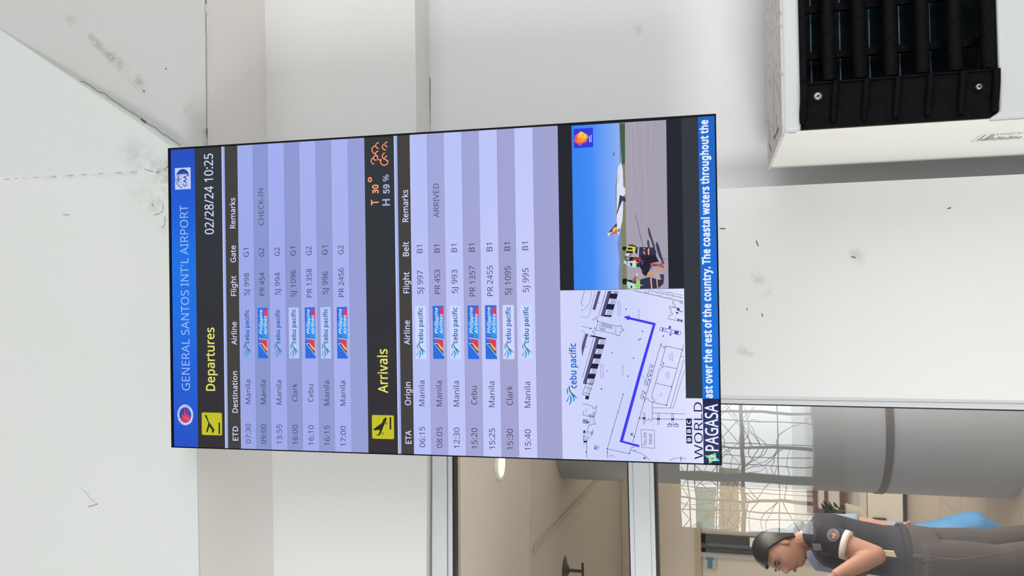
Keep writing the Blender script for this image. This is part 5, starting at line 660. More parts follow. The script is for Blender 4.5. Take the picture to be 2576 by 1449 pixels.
for j, (c, pts) in enumerate(PICTURE): f.poly([(max(546.4, min(1076, x)), y) for x, y in pts], E_('picture '+c, pc[c]), 2.5+j*.05)
f.text(600, 608, 1700, 6, 'NI', E_('picture navy', pc['navy']), 6, .04, 0, 0); 
f.text(885, 917, 1621, 3.0, 'Philippines', E_('picture shade', pc['shade']), 6)
f.put('apron_picture')
# ================================================================== floor standing air conditioner
ZT = 1.666; ac = thing('air_conditioner', 'tall white floor standing air conditioner cabinet with black louvre grille and dusty top', 'air conditioner', (.288, 1.55, 0), math.radians(2.2))
wp = mat('cabinet white', (208, 209, 210), .38, .015, 6); cr_m = mat('side panel cream', (236, 235, 229), .42, .015, 4); bkp = mat('grille black plastic', (14, 12, 16), .6, .6, 90, .25, bscale=400, spec=.08)
W_, D_ = .62, .40; GT, GB = ZT-.034, ZT-.365
bm = bmesh.new(); prism(bm, [(.0, .012, .0), (.0, D_-.03, .0), (.0, D_-.03, ZT-.004), (.0, .012, ZT-.004)], (.02, 0, 0)); put('side_panel', fixn(bm), cr_m, ac, bevel=.004)
put('side_panel', B((W_-.02, .012, 0), (W_, D_-.03, ZT-.004)), cr_m, ac)
put('back_flange', B((.003, D_-.03, 0), (W_-.003, D_, ZT-.006)), mat('back flange', (198, 197, 192), .5), ac)
# dusty top
tp = mat('dusty top', (176, 170, 163), .85, 0, bump=.4, bscale=90); n = tp.node_tree; tc = n.nodes.new('ShaderNodeTexCoord'); nz = n.nodes.new('ShaderNodeTexNoise'); nz.inputs['Scale'].default_value = 60; nz.inputs['Detail'].default_value = 8
n.links.new(tc.outputs['Object'], nz.inputs['Vector']); r = n.nodes.new('ShaderNodeValToRGB'); n.links.new(nz.outputs['Fac'], r.inputs[0]); r.color_ramp.elements[0].position = .36; r.color_ramp.elements[0].color = (*lin((168, 161, 154)), 1); r.color_ramp.elements[1].position = .46; r.color_ramp.elements[1].color = (*lin((210, 204, 200)), 1)
n.links.new(r.outputs[0], n.nodes['Principled BSDF'].inputs['Base Color'])
put('top_panel', B((.0, .004, ZT-.004), (W_, D_, ZT)), tp, ac)
bm = bmesh.new()
for a_, b__ in (((.03, .20), (.17, .17)), ((.02, .28), (.05, .34)), ((.05, .31), (.11, .36)), ((.02, .12), (.06, .125)), ((.1, .09), (.12, .1)), ((.16, .27), (.19, .275)), ((.025, .08), (.03, .2)), ((.22, .3), (.23, .31)), ((.07, .05), (.1, .052))):
    ribbon(bm, [(a_[0], a_[1], ZT+.0008), (b__[0], b__[1], ZT+.0008)], .003, (0, 0, 1))
put('scratch', bm, mat('scratch dark', (70, 62, 56), .9), ac)['label'] = 'dark scratches in the dust'
bm = bmesh.new()
for i in range(9): x_, y_ = random.uniform(.02, .3), random.uniform(.05, .38); ribbon(bm, [(x_, y_, ZT+.001), (x_+.004, y_+.004, ZT+.001)], .004, (0, 0, 1))
put('dust_fleck', bm, mat('pale fleck', (232, 228, 222), .9), ac)
# front frame around the grille
bm = bmesh.new(); box(bm, (.0, 0, GT), (W_, .03, ZT-.002)); put('front_frame', bm, wp, ac, bevel=.008)
bm = bmesh.new(); prism(bm, [(.0, 0, .04), (.0, 0, GB+.016), (.012, 0, GB-.001), (W_, 0, GB-.001), (W_, 0, .04)], (0, .03, 0)); put('front_panel', fixn(bm), wp, ac, bevel=.006)
put('front_frame', B((W_-.03, 0, GB), (W_, .03, GT)), wp, ac)
put('plinth', B((.01, .01, 0), (W_-.01, D_-.01, .04)), mat('plinth grey', (90, 90, 92), .6), ac)
put('seam', B((.0012, .010, .04), (.02, .0135, ZT-.01)), mat('seam dark yellow', (168, 160, 128), .6), ac)  # dark yellow line along the panel seam
# grille
put('grille_back', B((.02, .11, GB), (W_-.03, .115, GT)), mat('fan chamber black', (12, 13, 16), .6), ac)
bm = bmesh.new(); prism(bm, [(.0015, .003, GT), (.0015, .003, GB+.016), (.012, .003, GB), (.088, .006, GB), (.088, .006, GT)], (0, .02, 0)); put('end_plate', fixn(bm), bkp, ac)
bm = bmesh.new(); box(bm, (.0865, .002, GB), (.0895, .11, GT)); put('end_plate_edge', bm, bkp, ac)
put('grille_rail', B((.088, .0, GT-.012), (W_-.03, .05, GT+.001)), bkp, ac, bevel=.003); put('grille_rail', B((.088, .0, GB), (W_-.03, .05, GB+.012)), bkp, ac, bevel=.003)
for i in range(7):
    z = ZT-.040-.0535*i; bm = bmesh.new(); tube(bm, [(.012, .002, z+.004), (.03, -.0015, z+.003), (.06, -.002, z), (.087, -.001, z-.002)], [.0055, .0068, .0066, .006], 12); put('ridge', bm, bkp, ac, smooth=True)
for i in range(6):
    z = ZT-.086-.0535*i; bm = bmesh.new(); R_ = .0125; poly = [(.092, .012-.012*math.cos(t_), z+R_*math.sin(t_)) for t_ in [(-90+18*k)*PI/180 for k in range(11)]]
    poly += [(.092, .03, z+.004), (.092, .05, z-.012), (.092, .05, z-.016), (.092, .026, z-.004)]
    prism(bm, poly, (W_-.128, 0, 0)); put('louvre', fixn(bm), bkp, ac, bevel=.0008)
cyn = mat('coil fin cyan', (70, 104, 118), .4)
for i in range(6): z = ZT-.064-.0535*i; put('coil_pipe', B((.09, .085, z-.0013), (W_-.03, .088, z+.0013)), cyn, ac)
put('coil_plate', B((.09, .092, GB+.02), (W_-.03, .094, GT-.02)), mat('coil blue black', (14, 26, 34), .6, spec=.1), ac)
for x_ in (.15, .242, .34, .44): put('cross_bar', B((x_, .055, GB), (x_+.014, .066, GT)), bkp, ac)
scm = mat('steel screw', (190, 190, 186), .35, metal=.7)
for x_, z_, r_ in ((.062, ZT-.064, .0062), (.058, ZT-.334, .0045)):
    bm = bmesh.new(); tube(bm, [(x_, .004, z_), (x_, .0005, z_)], [r_*1.45, r_*1.45], 18); put('screw_recess', bm, mat('fan chamber black', (12, 13, 16), .6), ac)
    bm = bmesh.new(); tube(bm, [(x_, .003, z_), (x_, -.0008, z_), (x_, -.0018, z_)], [r_, r_, r_*.6], 14); s = put('screw', bm, scm, ac); bm = bmesh.new(); ribbon(bm, [(x_-r_*.5, -.0021, z_-r_*.3), (x_+r_*.5, -.0021, z_+r_*.3)], .0016); ribbon(bm, [(x_-r_*.3, -.0021, z_+r_*.5), (x_+r_*.3, -.0021, z_-r_*.5)], .0016); put('slot', bm, bkp, s)
# printed rating sticker on the side
bm = bmesh.new(); gy_ = mat('sticker print', (150, 149, 144), .6); Xs = -.0012
def sl(pts, w_): ribbon(bm, [(Xs, y, ZT+z) for y, z in pts], w_, (-1, 0, 0))
sl([(.20, -.377), (.135, -.377), (.135, -.47), (.20, -.47), (.20, -.377)], .0009)
for i in range(14):
    z = -.392-.0052*i; random.seed(50+i); a0 = .195-random.uniform(0, .003); l1 = random.uniform(.012, .03); sl([(a0, z), (a0-l1, z)], .0022)
    if i > 0: sl([(.150-random.uniform(0, .004), z), (.150-random.uniform(.006, .012), z)], .0018)
for z, l1 in ((-.386, .05), (-.397, .04), (-.402, .045)): sl([(.192, z), (.192-l1, z)], .0022)
put('rating_sticker', bm, gy_, ac)['label'] = 'small grey printed rating label on the cream side'
# ================================================================== people
def evalmesh(bm, voxel, mats, name, parent=None, smooth_it=4):
    me = bpy.data.meshes.new(name); bm.to_mesh(me); bm.free(); o = bpy.data.objects.new(name, me); COL.objects.link(o)
    m = o.modifiers.new('r', 'REMESH'); m.mode = 'VOXEL'; m.voxel_size = voxel; m.use_smooth_shade = True
    s = o.modifiers.new('s', 'SMOOTH'); s.factor = .5; s.iterations = smooth_it
    bpy.context.view_layer.update(); dg = bpy.context.evaluated_depsgraph_get(); nm = bpy.data.meshes.new_from_object(o.evaluated_get(dg)); o.modifiers.clear(); o.data = nm; bpy.data.meshes.remove(me)
    nm.materials.clear(); nm.materials.append(mats)
    for p in nm.polygons: p.use_smooth = True
    if parent: o.parent = parent; o.matrix_parent_inverse = parent.matrix_world.inverted()
    return o
def headmesh(bm, M, seg=72, rings=56, hair=0):
    R = []; G = lambda x, y, sx, sy: math.exp(-(x/sx)**2-(y/sy)**2)
    for j in range(rings+1):
        th = PI*j/rings; row = []
        for i in range(seg):
            ph = 2*PI*i/seg; dx, dy, dz = math.sin(th)*math.sin(ph), math.sin(th)*math.cos(ph), math.cos(th)
            wz = 1 if dz > 0 else 1-.36*(-dz)**1.6
            x = dx*.076*wz; y = dy*(.094 if dy > 0 else .1)*(1 if dz > -.2 or dy > 0 else 1-.45*(-dz-.2)); z = dz*.122
            if dy > 0:
                y = y*(1+.12*abs(dz)**2) + .004*(dz < 0)
                y += .024*G(x, z+.030, .011, .016)+.012*G(x, z+.012, .009, .024)-.009*(G(x-.031, z-.004, .017, .012)+G(x+.031, z-.004, .017, .012))+.004*G(x, z-.024, .05, .012)
                y += .008*G(x, z+.064, .022, .010)-.004*G(x, z+.082, .03, .006)+.010*G(x, z+.104, .022, .016)+.004*(G(x-.04, z+.03, .02, .02)+G(x+.04, z+.03, .02, .02))
            if hair: k = 1+hair; x, y, z = x*k*1.03, y*k, z*k+.002
            row.append((Vector((x, y, z)), (dx, dy, dz)))
        R.append(row)
    vs = [[bm.verts.new(M @ p) for p, _ in row] for row in R]
    for j in range(rings):
        for i in range(seg):
            i2 = (i+1) % seg; d = R[j][i][1]
            if hair:
                dx, dy, dz = d; line = .50-.10*abs(dx) if dy > .45 else (.50-(.45-dy)*1.0 if dy > -.25 else -.2-(-.25-dy)*.9)
                if dz < max(line, -.62): continue
            q = [vs[j][i], vs[j+1][i], vs[j+1][i2], vs[j][i2]]
            try: bm.faces.new(q)
            except ValueError: pass
def hand(bm, w_, d, side, n, curl=.5, sc=1):
    d, side, n = Vector(d).normalized(), Vector(side).normalized(), Vector(n).normalized(); w_ = Vector(w_)
    for k in range(4):
        tube(bm, [w_+side*(k-1.5)*.008*sc, w_+d*.085*sc+side*(k-1.5)*.019*sc], [.016*sc, .0125*sc], 8)
        p = w_+d*.08*sc+side*(k-1.5)*.019*sc; L_ = (.07, .078, .074, .058)[k]*sc; pts = [p]; a_ = 0
        for q_ in (.45, .3, .25): a_ += curl*.9; p = p+(d*math.cos(a_)+n*math.sin(a_))*L_*q_; pts.append(p)
        tube(bm, pts, [.0095*sc, .0088*sc, .008*sc, .0065*sc], 8)
    p = w_+d*.025*sc-side*.025*sc; tube(bm, [p, p-side*.022*sc+d*.025*sc+n*.01*sc, p-side*.024*sc+d*.052*sc+n*.022*sc], [.013*sc, .011*sc, .008*sc], 8)
skin = mat('skin', (166, 122, 104), .5, .05, 20); navy = mat('navy uniform cloth', (36, 38, 48), .85, .12, 40, .3); dgrey = mat('dark grey trousers', (62, 57, 56), .9, .08, 30, .3)
hairm = mat('black hair', (20, 17, 20), .45, .4, 60, .5, bscale=200); ltb = mat('light blue shirt', (124, 142, 178), .85, .06, 20, .3); wtrim = mat('white trim', (205, 198, 188), .8)
def headmat(c, face, pitch, roll=0, sc=1):
    f = Vector(face).normalized(); s = f.cross(Vector((0, 0, 1))).normalized(); u = s.cross(f)
    M = Matrix(((s.x, f.x, u.x, c[0]), (s.y, f.y, u.y, c[1]), (s.z, f.z, u.z, c[2]), (0, 0, 0, 1)))
    return M @ Matrix.Rotation(pitch, 4, 'X') @ Matrix.Rotation(roll, 4, 'Y') @ Matrix.Scale(sc, 4)
def facebits(root, M):
    em = mat('eye white', (150, 130, 118), .4); im = mat('dark iris', (26, 18, 16), .2); lipm = mat('lips', (150, 84, 84), .5)
    def add(name, fn, m):
        bm = bmesh.new(); fn(bm); bmesh.ops.transform(bm, matrix=M, verts=bm.verts); o = put(name, bm, m, None, smooth=True); o.parent = root; o.matrix_parent_inverse = root.matrix_world.inverted(); return o
    for s in (-1, 1):
        e = add('eye', lambda b: ball(b, (s*.031, .0800, .003), .0105, 1.2, .6, .5), em); o = add('iris', lambda b: ball(b, (s*.030, .0858, .003), .0054, 1, .35, .9), im); o.parent = e; o.matrix_parent_inverse = Matrix()
        add('eyelid', lambda b: tube(b, [(s*.015, .088, .005), (s*.024, .0915, .0115), (s*.036, .0895, .012), (s*.047, .081, .006)], [.0012, .0022, .0022, .0012], 8), im)
        add('eyebrow', lambda b: tube(b, [(s*.013, .0955, .020), (s*.026, .0985, .026), (s*.042, .0915, .0255), (s*.054, .082, .018)], [.002, .0034, .003, .0014], 8), hairm)
        add('ear', lambda b: (ball(b, (s*.076, -.006, -.012), .03, .32, .55, 1), ball(b, (s*.081, .0, -.010), .017, .3, .55, 1)), skin)
    add('lips', lambda b: (ball(b, (0, .0965, -.0630), .0175, 1.15, .35, .26), ball(b, (0, .0965, -.0700), .015, 1.15, .38, .32)), lipm)
# ---- guard in navy
P1 = thing('person', 'person in navy shirt with arm badge and dark trousers facing left behind the glass', 'person', (at(2400, 1390, 4.2).x, 4.2, 0))
bpy.context.view_layer.update()
def V(x, y, Y): return at(x, y, Y)
hc_ = V(1965, 1386, 4.16); Mh = headmat(hc_, (-.66, -.75, 0), .10, .06)
bm = bmesh.new(); headmesh(bm, Mh)
nk = V(2045, 1352, 4.22); tube(bm, [hc_+Vector((.025, .01, -.05)), nk, nk+Vector((0, 0, -.08))], [.052, .056, .07], 16)
zs_ = [(2045, 1352, .075, .13), (2062, 1355, .105, .185), (2100, 1362, .118, .18), (2160, 1374, .112, .135), (2225, 1385, .108, .12), (2268, 1388, .108, .135), (2310, 1392, .112, .15), (2345, 1396, .10, .15)]
def torso(bm, rows, Y, k=0, dx=0): loft(bm, [(V(x, y, Y)+Vector((dx, 0, 0)), rx+k, ry+k, 0) for x, y, rx, ry in rows][::-1], 32)
torso(bm, zs_, 4.2)
sh, el, wr = V(2066, 1350, 4.03), V(2203, 1396, 3.93), V(2100, 1450, 3.84)
tube(bm, [sh, sh.lerp(el, .5), el], [.058, .052, .044], 16); ball(bm, el, .044); tube(bm, [el, el.lerp(wr, .35), wr], [.044, .043, .027], 16)
hd = (wr-el).normalized(); hand(bm, wr, hd, (0, -.4, .9), (-.9, 0, .2), .5, .95)
s2, e2, w2 = V(2066, 1358, 4.36), V(2190, 1390, 4.42), V(2150, 1470, 4.25)
tube(bm, [s2, e2], [.054, .042], 14); ball(bm, e2, .042); tube(bm, [e2, w2], [.042, .027], 14); hand(bm, w2, (w2-e2).normalized(), (0, .4, .9), (-.9, 0, .2), .5, .95)
hipz = V(2335, 1396, 4.2)
def legpts(sy, kx):
    h_ = hipz+Vector((0, sy, 0)); kn = Vector((V(2480, 1398, 4.2).x+kx, 4.2+sy, .5)); an = Vector((V(2700, 1352, 4.2).x+kx*.5, kn.y, .08)); return h_, kn, an
LG = ((-.085, -.012), (.085, .012))
for sy, kx in LG:
    h_, kn, an = legpts(sy, kx)
    tube(bm, [h_, h_.lerp(kn, .5), kn], [.085, .072, .055], 16); ball(bm, kn, .055); tube(bm, [kn, kn.lerp(an, .35), an], [.053, .052, .034], 16); tube(bm, [an+Vector((.02, 0, -.03)), an+Vector((-.07, 0, -.045)), an+Vector((-.16, 0, -.055))], [.034, .034, .022], 12)
body = evalmesh(bm, .005, skin, 'body', P1, 3)
bm = bmesh.new(); headmesh(bm, Mh, 160, 130, hair=.055); hr = put('hair', bm, hairm, None, smooth=True); cs = hr.modifiers.new('c', 'SMOOTH'); cs.factor = .5; cs.iterations = 6; sm = hr.modifiers.new('s', 'SOLIDIFY'); sm.thickness = .012; sm.offset = -1; hr.parent = P1; hr.matrix_parent_inverse = P1.matrix_world.inverted()
bm = bmesh.new(); tube(bm, [V(1978, 1352, 4.25), V(2000, 1334, 4.27), V(2022, 1324, 4.27), V(2036, 1330, 4.25)], [.03, .036, .03, .012], 12); ho = evalmesh(bm, .006, hairm, 'hair_tail', None, 2); ho.parent = hr
facebits(P1, Mh)
def cloth(rows, Y, k, name, m, extra=None, vox=.007):
    bm = bmesh.new(); torso(bm, rows, Y, k)
    if extra: extra(bm)
    return evalmesh(bm, vox, m, name, P1, 4)
def ex(bm):
    hem = sh.lerp(el, .47)
    tube(bm, [sh+Vector((0, .0, .02)), hem], [.074, .067], 18); ball(bm, sh+Vector((0, .02, .012)), .074); tube(bm, [s2, s2.lerp(e2, .47)], [.07, .06], 16)
    tube(bm, [nk+Vector((.0, 0, -.03)), nk+Vector((.004, 0, .012))], [.082, .064], 18)
shirt = cloth(zs_[:6], 4.2, .014, 'shirt', navy, ex)
hem = sh.lerp(el, .46); ax = (el-sh).normalized(); bm = bmesh.new(); tube(bm, [hem-ax*.012, hem+ax*.014], .0695, 28); cf = put('cuff_trim', bm, wtrim, None, smooth=True); cf.parent = shirt
def ex2(bm):
    for sy, kx in LG: h_, kn, an = legpts(sy, kx); tube(bm, [h_+Vector((0, 0, .05)), h_.lerp(kn, .5), kn, kn.lerp(an, .4), an], [.104, .100, .092, .080, .066], 20)
trs = cloth([(2262, 1388, .112, .135), (2290, 1391, .117, .15), (2330, 1395, .118, .16), (2352, 1396, .11, .158)], 4.2, .014, 'trousers', dgrey, ex2)
bm = bmesh.new(); loft(bm, [(V(2277, 1389, 4.2), .136, .158, 0), (V(2262, 1388, 4.2), .134, .156, 0)], 48); bl = put('belt', bm, mat('black belt', (22, 22, 26), .6), None); bl.parent = trs
def onbody(pts, w_, name, m, par, push=.0, col=None):
    """thin strip or patch laid on the clothing surface facing the room front"""
    bm = bmesh.new(); ribbon(bm, [Vector(p) for p in pts], w_, (0, -1, 0)); o = put(name, bm, m, None); o.parent = par; return o
bpy.context.view_layer.update()
def surf(x, y, obj, eps=.002):
    o = Vector((0, 0, ZC)); d = ray(x, y).normalized(); hit, loc, nrm, idx = obj.ray_cast(obj.matrix_world.inverted() @ o, (obj.matrix_world.inverted().to_3x3() @ d).normalized())
    return (obj.matrix_world @ loc - d*eps) if hit else at(x, y, 4.0)
def path(obj, pts, n=6):
    out = []
    for (a, b), (c, d) in zip(pts, pts[1:]): out += [surf(a+(c-a)*i/n, b+(d-b)*i/n, obj) for i in range(n)]
    return out+[surf(*pts[-1], obj)]
onbody(path(trs, [(2276, 1398), (2316, 1395), (2340, 1399), (2400, 1407), (2440, 1403), (2500, 1393), (2576, 1381), (2640, 1376)], 5), .0045, 'side_seam', mat('pale seam', (116, 110, 108), .8), trs)
def patch(obj, pts, name, m, par, n=1):
    bm = bmesh.new(); c = surf(sum(p[0] for p in pts)/len(pts), sum(p[1] for p in pts)/len(pts), obj, .004); vv = [bm.verts.new(surf(*p, obj, .004)) for p in pts]; cv = bm.verts.new(c)
    for i in range(len(vv)): bm.faces.new((cv, vv[i], vv[(i+1) % len(vv)]))
    o = put(name, bm, m, None); o.parent = par; return o
patch(trs, [(2288, 1399), (2316, 1396), (2342, 1400), (2360, 1404), (2345, 1412), (2330, 1416), (2316, 1412)], 'pocket', mat('pocket opening', (60, 56, 60), .9), trs)
def disc(cx, cy, r, n=20): return [(cx+r*math.cos(2*PI*i/n), cy+r*1.05*math.sin(2*PI*i/n)) for i in range(n)]
bdg = patch(shirt, disc(2096, 1346, 16), 'arm_badge', mat('badge grey', (104, 98, 100), .7), shirt)
def lift(o, dy): o.data.transform(Matrix.Translation((0, dy, 0))); return o
lift(patch(shirt, disc(2097, 1346, 12), 'badge_ring', mat('badge violet', (88, 84, 104), .7), shirt), -.002)
lift(patch(shirt, [(2092, 1340), (2100, 1341), (2102, 1347), (2098, 1353), (2092, 1354), (2095, 1347)], 'badge_emblem', mat('badge orange', (186, 122, 84), .7), shirt), -.004)
yt = min(surf(x, y, shirt).y for x, y in ((2046, 1369), (2062, 1369), (2064, 1382), (2048, 1382)))-.004
bm = bmesh.new(); prism(bm, [V(2043, 1368, yt), V(2064, 1368, yt), V(2068, 1384, yt), V(2046, 1385, yt)], (0, .002, 0)); o = put('shoulder_tab', fixn(bm), mat('tab grey', (104, 106, 118), .7), None); o.parent = shirt
p0, p1 = V(2196, 1384, 3.98), V(2252, 1400, 4.02)
bm = bmesh.new(); prism(bm, [V(2198, 1383, 3.985), V(2249, 1387, 3.99), V(2256, 1402, 3.99), V(2200, 1396, 3.985)], (0, .008, 0)); rb = put('ribbon', fixn(bm), mat('cream ribbon', (206, 196, 170), .8), None); rb.parent = shirt
for sy, kx in LG:
    bx = legpts(sy, kx)[2].x; bm = bmesh.new(); tube(bm, [(bx+.045, 4.2+sy, .045), (bx-.06, 4.2+sy, .045), (bx-.16, 4.2+sy, .03)], [.042, .045, .03], 14); o = put('shoe', bm, mat('black shoe', (24, 24, 26), .3), None, smooth=True); o.parent = P1; o.matrix_parent_inverse = P1.matrix_world.inverted()
    bm = bmesh.new(); box(bm, (bx-.18, 4.2+sy-.045, 0), (bx+.08, 4.2+sy+.045, .02)); q_ = put('sole', bm, mat('black shoe', (24, 24, 26), .3), None); q_.parent = o
# ---- person in the light blue shirt behind
YP = 4.66
P2 = thing('person', 'person in light blue shirt mostly hidden behind the navy uniform, holding the blue bag', 'person', (at(2400, 1375, YP).x, YP, 0)); bpy.context.view_layer.update()
def par2(o, p=None): o.parent = p or P2; o.matrix_parent_inverse = P2.matrix_world.inverted(); return o
h2 = V(1980, 1379, YP); M2 = headmat(h2, (-.7, -.7, 0), .1, 0, .9)
bm = bmesh.new(); headmesh(bm, M2); n2 = V(2030, 1368, YP+.02); tube(bm, [h2+Vector((.02, .01, -.05)), n2, n2-Vector((0, 0, .08))], [.048, .05, .06], 14)
r2 = [(2028, 1366, .07, .10), (2048, 1366, .135, .14), (2100, 1366, .150, .14), (2180, 1372, .125, .13), (2260, 1378, .125, .15), (2330, 1380, .12, .15)]
loft(bm, [(V(x, y, YP), rx, ry, 0) for x, y, rx, ry in r2][::-1], 28)
a1, a2, a3 = V(2062, 1322, YP-.06), V(2160, 1317, YP-.05), V(2250, 1333, YP-.12)
tube(bm, [a1, a2], [.05, .042], 14); ball(bm, a2, .042); tube(bm, [a2, a2.lerp(a3, .4), a3], [.041, .04, .028], 14); hand(bm, a3, (V(2285, 1327, YP-.12)-a3).normalized(), (.9, 0, .1), (0, 1, 0), .75, .8)
b1, b2, b3 = V(2062, 1405, YP+.1), V(2170, 1400, YP+.12), V(2260, 1395, YP+.1); tube(bm, [b1, b2, b3], [.048, .04, .027], 12); hand(bm, b3, (0, 0, -1), (0, 1, 0), (.9, 0, 0), .4, .85)
hz = V(2335, 1380, YP)
for sy in (-.08, .08):
    kn = Vector((hz.x-.02, YP+sy, .46)); an = Vector((kn.x+.02, kn.y, .08)); tube(bm, [hz+Vector((0, sy, 0)), kn, an], [.08, .052, .034], 14); tube(bm, [an-Vector((-.02, 0, .03)), an-Vector((.15, 0, .055))], [.034, .022], 12)
par2(evalmesh(bm, .006, skin, 'body', None, 3))
bm = bmesh.new(); headmesh(bm, M2, hair=.04); hr2 = put('hair', bm, hairm, None, smooth=True); sm = hr2.modifiers.new('s', 'SOLIDIFY'); sm.thickness = .01; sm.offset = -1; par2(hr2)
bm = bmesh.new(); loft(bm, [(V(x, y, YP), rx+.013, ry+.013, 0) for x, y, rx, ry in r2[:5]][::-1], 28); tube(bm, [a1+Vector((-.02, 0, .03)), a1, a2], [.062, .062, .054], 16); tube(bm, [b1, b1.lerp(b2, .8)], [.06, .052], 14); par2(evalmesh(bm, .008, ltb, 'shirt', None, 5))
bm = bmesh.new(); loft(bm, [(V(x, y, YP), rx+.012, ry+.012, 0) for x, y, rx, ry in r2[4:]][::-1], 28)
for sy in (-.08, .08): tube(bm, [hz+Vector((0, sy, .04)), Vector((hz.x-.02, YP+sy, .46)), Vector((hz.x, YP+sy, .08))], [.09, .07, .055], 16)
par2(evalmesh(bm, .008, mat('slate blue trousers', (82, 92, 118), .9), 'trousers', None, 4))
for sy in (-.08, .08): bm = bmesh.new(); tube(bm, [(hz.x+.05, YP+sy, .04), (hz.x-.14, YP+sy, .03)], [.04, .03], 14); par2(put('shoe', bm, mat('black shoe', (24, 24, 26), .3), None, smooth=True))
# ---- blue bag
YBg = YP-.14; rows = [(2290, 1325, 1329, .006), (2299, 1322, 1331, .018), (2330, 1313, 1338, .05), (2385, 1304, 1350, .085), (2436, 1287, 1356, .10), (2465, 1290, 1356, .105), (2497, 1308, 1354, .085), (2518, 1322, 1348, .05), (2526, 1331, 1343, .02)]
bm = bmesh.new(); rg = []
for x, ya, yb, dp in rows:
    pa, pb = V(x, ya, YBg), V(x, yb, YBg); rg.append(((pa+pb)/2, abs(pa.x-pb.x)/2, dp, 0))
loft(bm, rg[::-1], 28); random.seed(3)
bg_ = put('plastic_bag', bm, mat('blue plastic', (58, 116, 164), .4, .1, 14, .6, bscale=18), None, smooth=True); sb = bg_.modifiers.new('s', 'SUBSURF'); sb.levels = sb.render_levels = 2
tx_ = bpy.data.textures.new('crumple', 'CLOUDS'); tx_.noise_scale = .09; dm_ = bg_.modifiers.new('d', 'DISPLACE'); dm_.texture = tx_; dm_.strength = .018; dm_.texture_coords = 'GLOBAL'
tag(bg_, 'full blue plastic bag hanging from a hand beside the dark trousers', 'bag')
# ================================================================== what stands across the forecourt (seen mirrored in the glass)
DM = 12.0
def mir(x, y, D=DM): p = at(x, y, D); return Vector((p.x, 2*YG-p.y, p.z))
op = mat('weathered grey wall', (72, 70, 68), .9, .1, 1.5); stl = mat('dark steel', (64, 70, 72), .6); grn = mat('green steel', (52, 74, 66), .6)
YO = 2*YG-DM; a = mir(1714, 1338); b = mir(1990, 900); x0, z1 = a.x, a.z; x1, z0 = b.x, mir(2050, 1200).z
bm = bmesh.new(); box(bm, (-8, YO-.25, 0), (x0, YO, 8)); box(bm, (x1, YO-.25, 0), (3.0, YO, 8)); box(bm, (x0, YO-.25, z1), (x1, YO, 8)); box(bm, (x0, YO-.25, 0), (x1, YO, z0))
struct(put('wall_opposite', bm, op), 'grey wall with a barred opening across the forecourt')
sc = thing('steel_screen', 'green and grey steel lattice screen across the forecourt reflected in the glazing', 'screen', (x0, YO, z0))
def wbar(p, q, r_, m_, name, y=YO-.1):
    p, q = Vector(p), Vector(q); bm = bmesh.new(); tube(bm, [(p.x-x0, y-YO, p.z-z0), (q.x-x0, y-YO, q.z-z0)], r_, 6); return put(name, bm, m_, sc)
for xp, r_ in ((1734, .010), (1751, .010), (1804, .010), (1870, .035), (1960, .008)):
    z = mir(xp, 1240).z; wbar((x0, 0, z), (x1, 0, z), r_, stl, 'rail')
for yp, r_, m_ in ((1291, .007, stl), (1233, .007, stl), (1205, .07, grn), (1172, .007, stl), (1117, .007, stl), (1062, .007, stl), (1040, .02, stl), (980, .007, stl)):
    p = mir(1850, yp); wbar((p.x, 0, z0), (p.x, 0, z1), r_, m_, 'post')
random.seed(11)
for ya, yb in ((1336, 1291), (1291, 1233), (1233, 1180), (1172, 1117), (1117, 1062), (1062, 1000)):
    for xa, xb in ((1751, 1804), (1806, 1858)):
        p, q = mir(xa, ya), mir(xb, yb); r1, r2_ = mir(xa, yb), mir(xb, ya)
        wbar(p, q, .005, stl, 'brace', YO-.16); wbar(r1, r2_, .005, stl, 'brace', YO-.19)
    p, q = mir(1716, ya), mir(1733, (ya+yb)/2); wbar(p, q, .006, stl, 'brace', YO-.16); p, q = mir(1733, (ya+yb)/2), mir(1716, yb); wbar(p, q, .006, stl, 'brace', YO-.16)
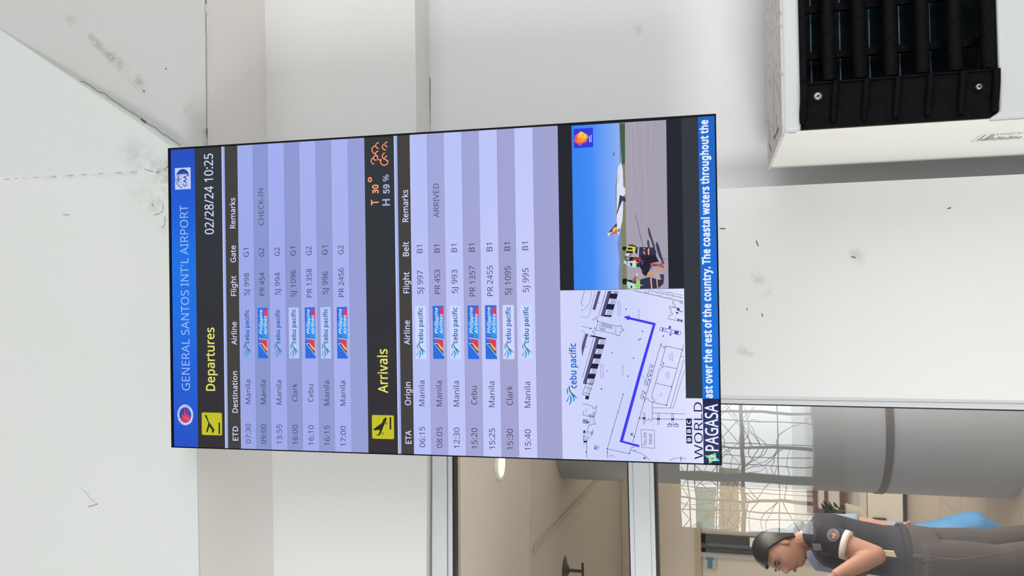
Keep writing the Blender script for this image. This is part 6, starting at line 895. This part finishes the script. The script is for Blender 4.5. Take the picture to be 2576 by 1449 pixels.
# things beyond the screen: boards and a leafless tree
def board(xa, xb, ya, yb, D, rgb, nm, lab):
    p, q = mir(xa, ya, D), mir(xb, yb, D); t = thing('hoarding', lab, 'hoarding', (min(p.x, q.x), p.y, 0)); w_ = abs(q.x-p.x)
    put('board_face', B((0, -.03, min(p.z, q.z)), (w_, 0, max(p.z, q.z))), mat(nm, rgb, .7, .06, 2), t)
    for k in (.1, .9): put('post', B((w_*k-.006, -.05, 0), (w_*k+.006, -.03, max(p.z, q.z))), stl, t)
board(1755, 1800, 1360, 1225, 15.5, (60, 214, 244), 'cyan hoarding', 'cyan hoarding beyond the steel screen, highest of the boards')
board(1812, 1858, 1360, 1180, 15.0, (244, 222, 180), 'beige hoarding', 'beige hoarding beyond the steel screen, below the cyan one')
board(1775, 1800, 1302, 1282, 15.2, (70, 190, 100), 'green hoarding', 'narrow green hoarding in front of the cyan one')
board(1755, 1800, 1160, 1000, 15.4, (236, 244, 244), 'pale hoarding', 'pale grey hoarding beyond the steel screen near the jamb')
brk = mat('tree bark', (70, 72, 66), .9)
for ti, (tx0, nb_, lab) in enumerate(((1270, 26, 'leafless tree beyond the steel screen with tangled thin branches'), (1130, 22, 'thinner leafless tree beyond the steel screen nearer the pillar'))):
    base = mir(2050, tx0, 14.2+ti*1.6); t = thing('bare_tree', lab, 'tree', (base.x, base.y, 0)); bm = bmesh.new(); tube(bm, [(0, 0, 0), (.03, 0, .7), (-.02, 0, 1.4), (.02, 0, 2.4)], [.04, .03, .02, .01], 8); put('trunk', bm, brk, t)
    for i in range(nb_):
        z = random.uniform(.5, 1.75); s = random.choice((-1, 1)); pts = [Vector((0, 0, z))]; d = Vector((s, random.uniform(-.2, .2), random.uniform(-.1, .8)))
        for k in range(7): d = (d+Vector((random.uniform(-.5, .5), random.uniform(-.2, .2), random.uniform(-.6, .6)))).normalized(); pts.append(pts[-1]+d*.14)
        bm = bmesh.new(); tube(bm, pts, [.009, .008, .007, .006, .005, .005, .004, .003], 5); put('branch', bm, brk, t)
struct(put('ground_outside', B((-14, -16, -.1), (9, -9, -.02)), mat('pale gravel', (196, 200, 196), .9, .1, 2)))
# unseen canopy, added to shut out sky; deeper left part blocks the sun
struct(put('ceiling_canopy_sunblock', B((-9, -7.7, 4.6), (-1.4, -2.5, 4.75)), mat('canopy underside', (216, 214, 208), .8)), 'unseen left part added to the pale canopy to block the sun')
struct(put('ceiling_canopy', B((-9, -2.5, 4.6), (9, 2.1, 4.75)), mat('canopy underside', (216, 214, 208), .8)), 'unseen pale canopy over the forecourt')
struct(put('wall_upper_back', B((-9, 2.06, 3.1), (9, 2.2, 4.6)), wallp))
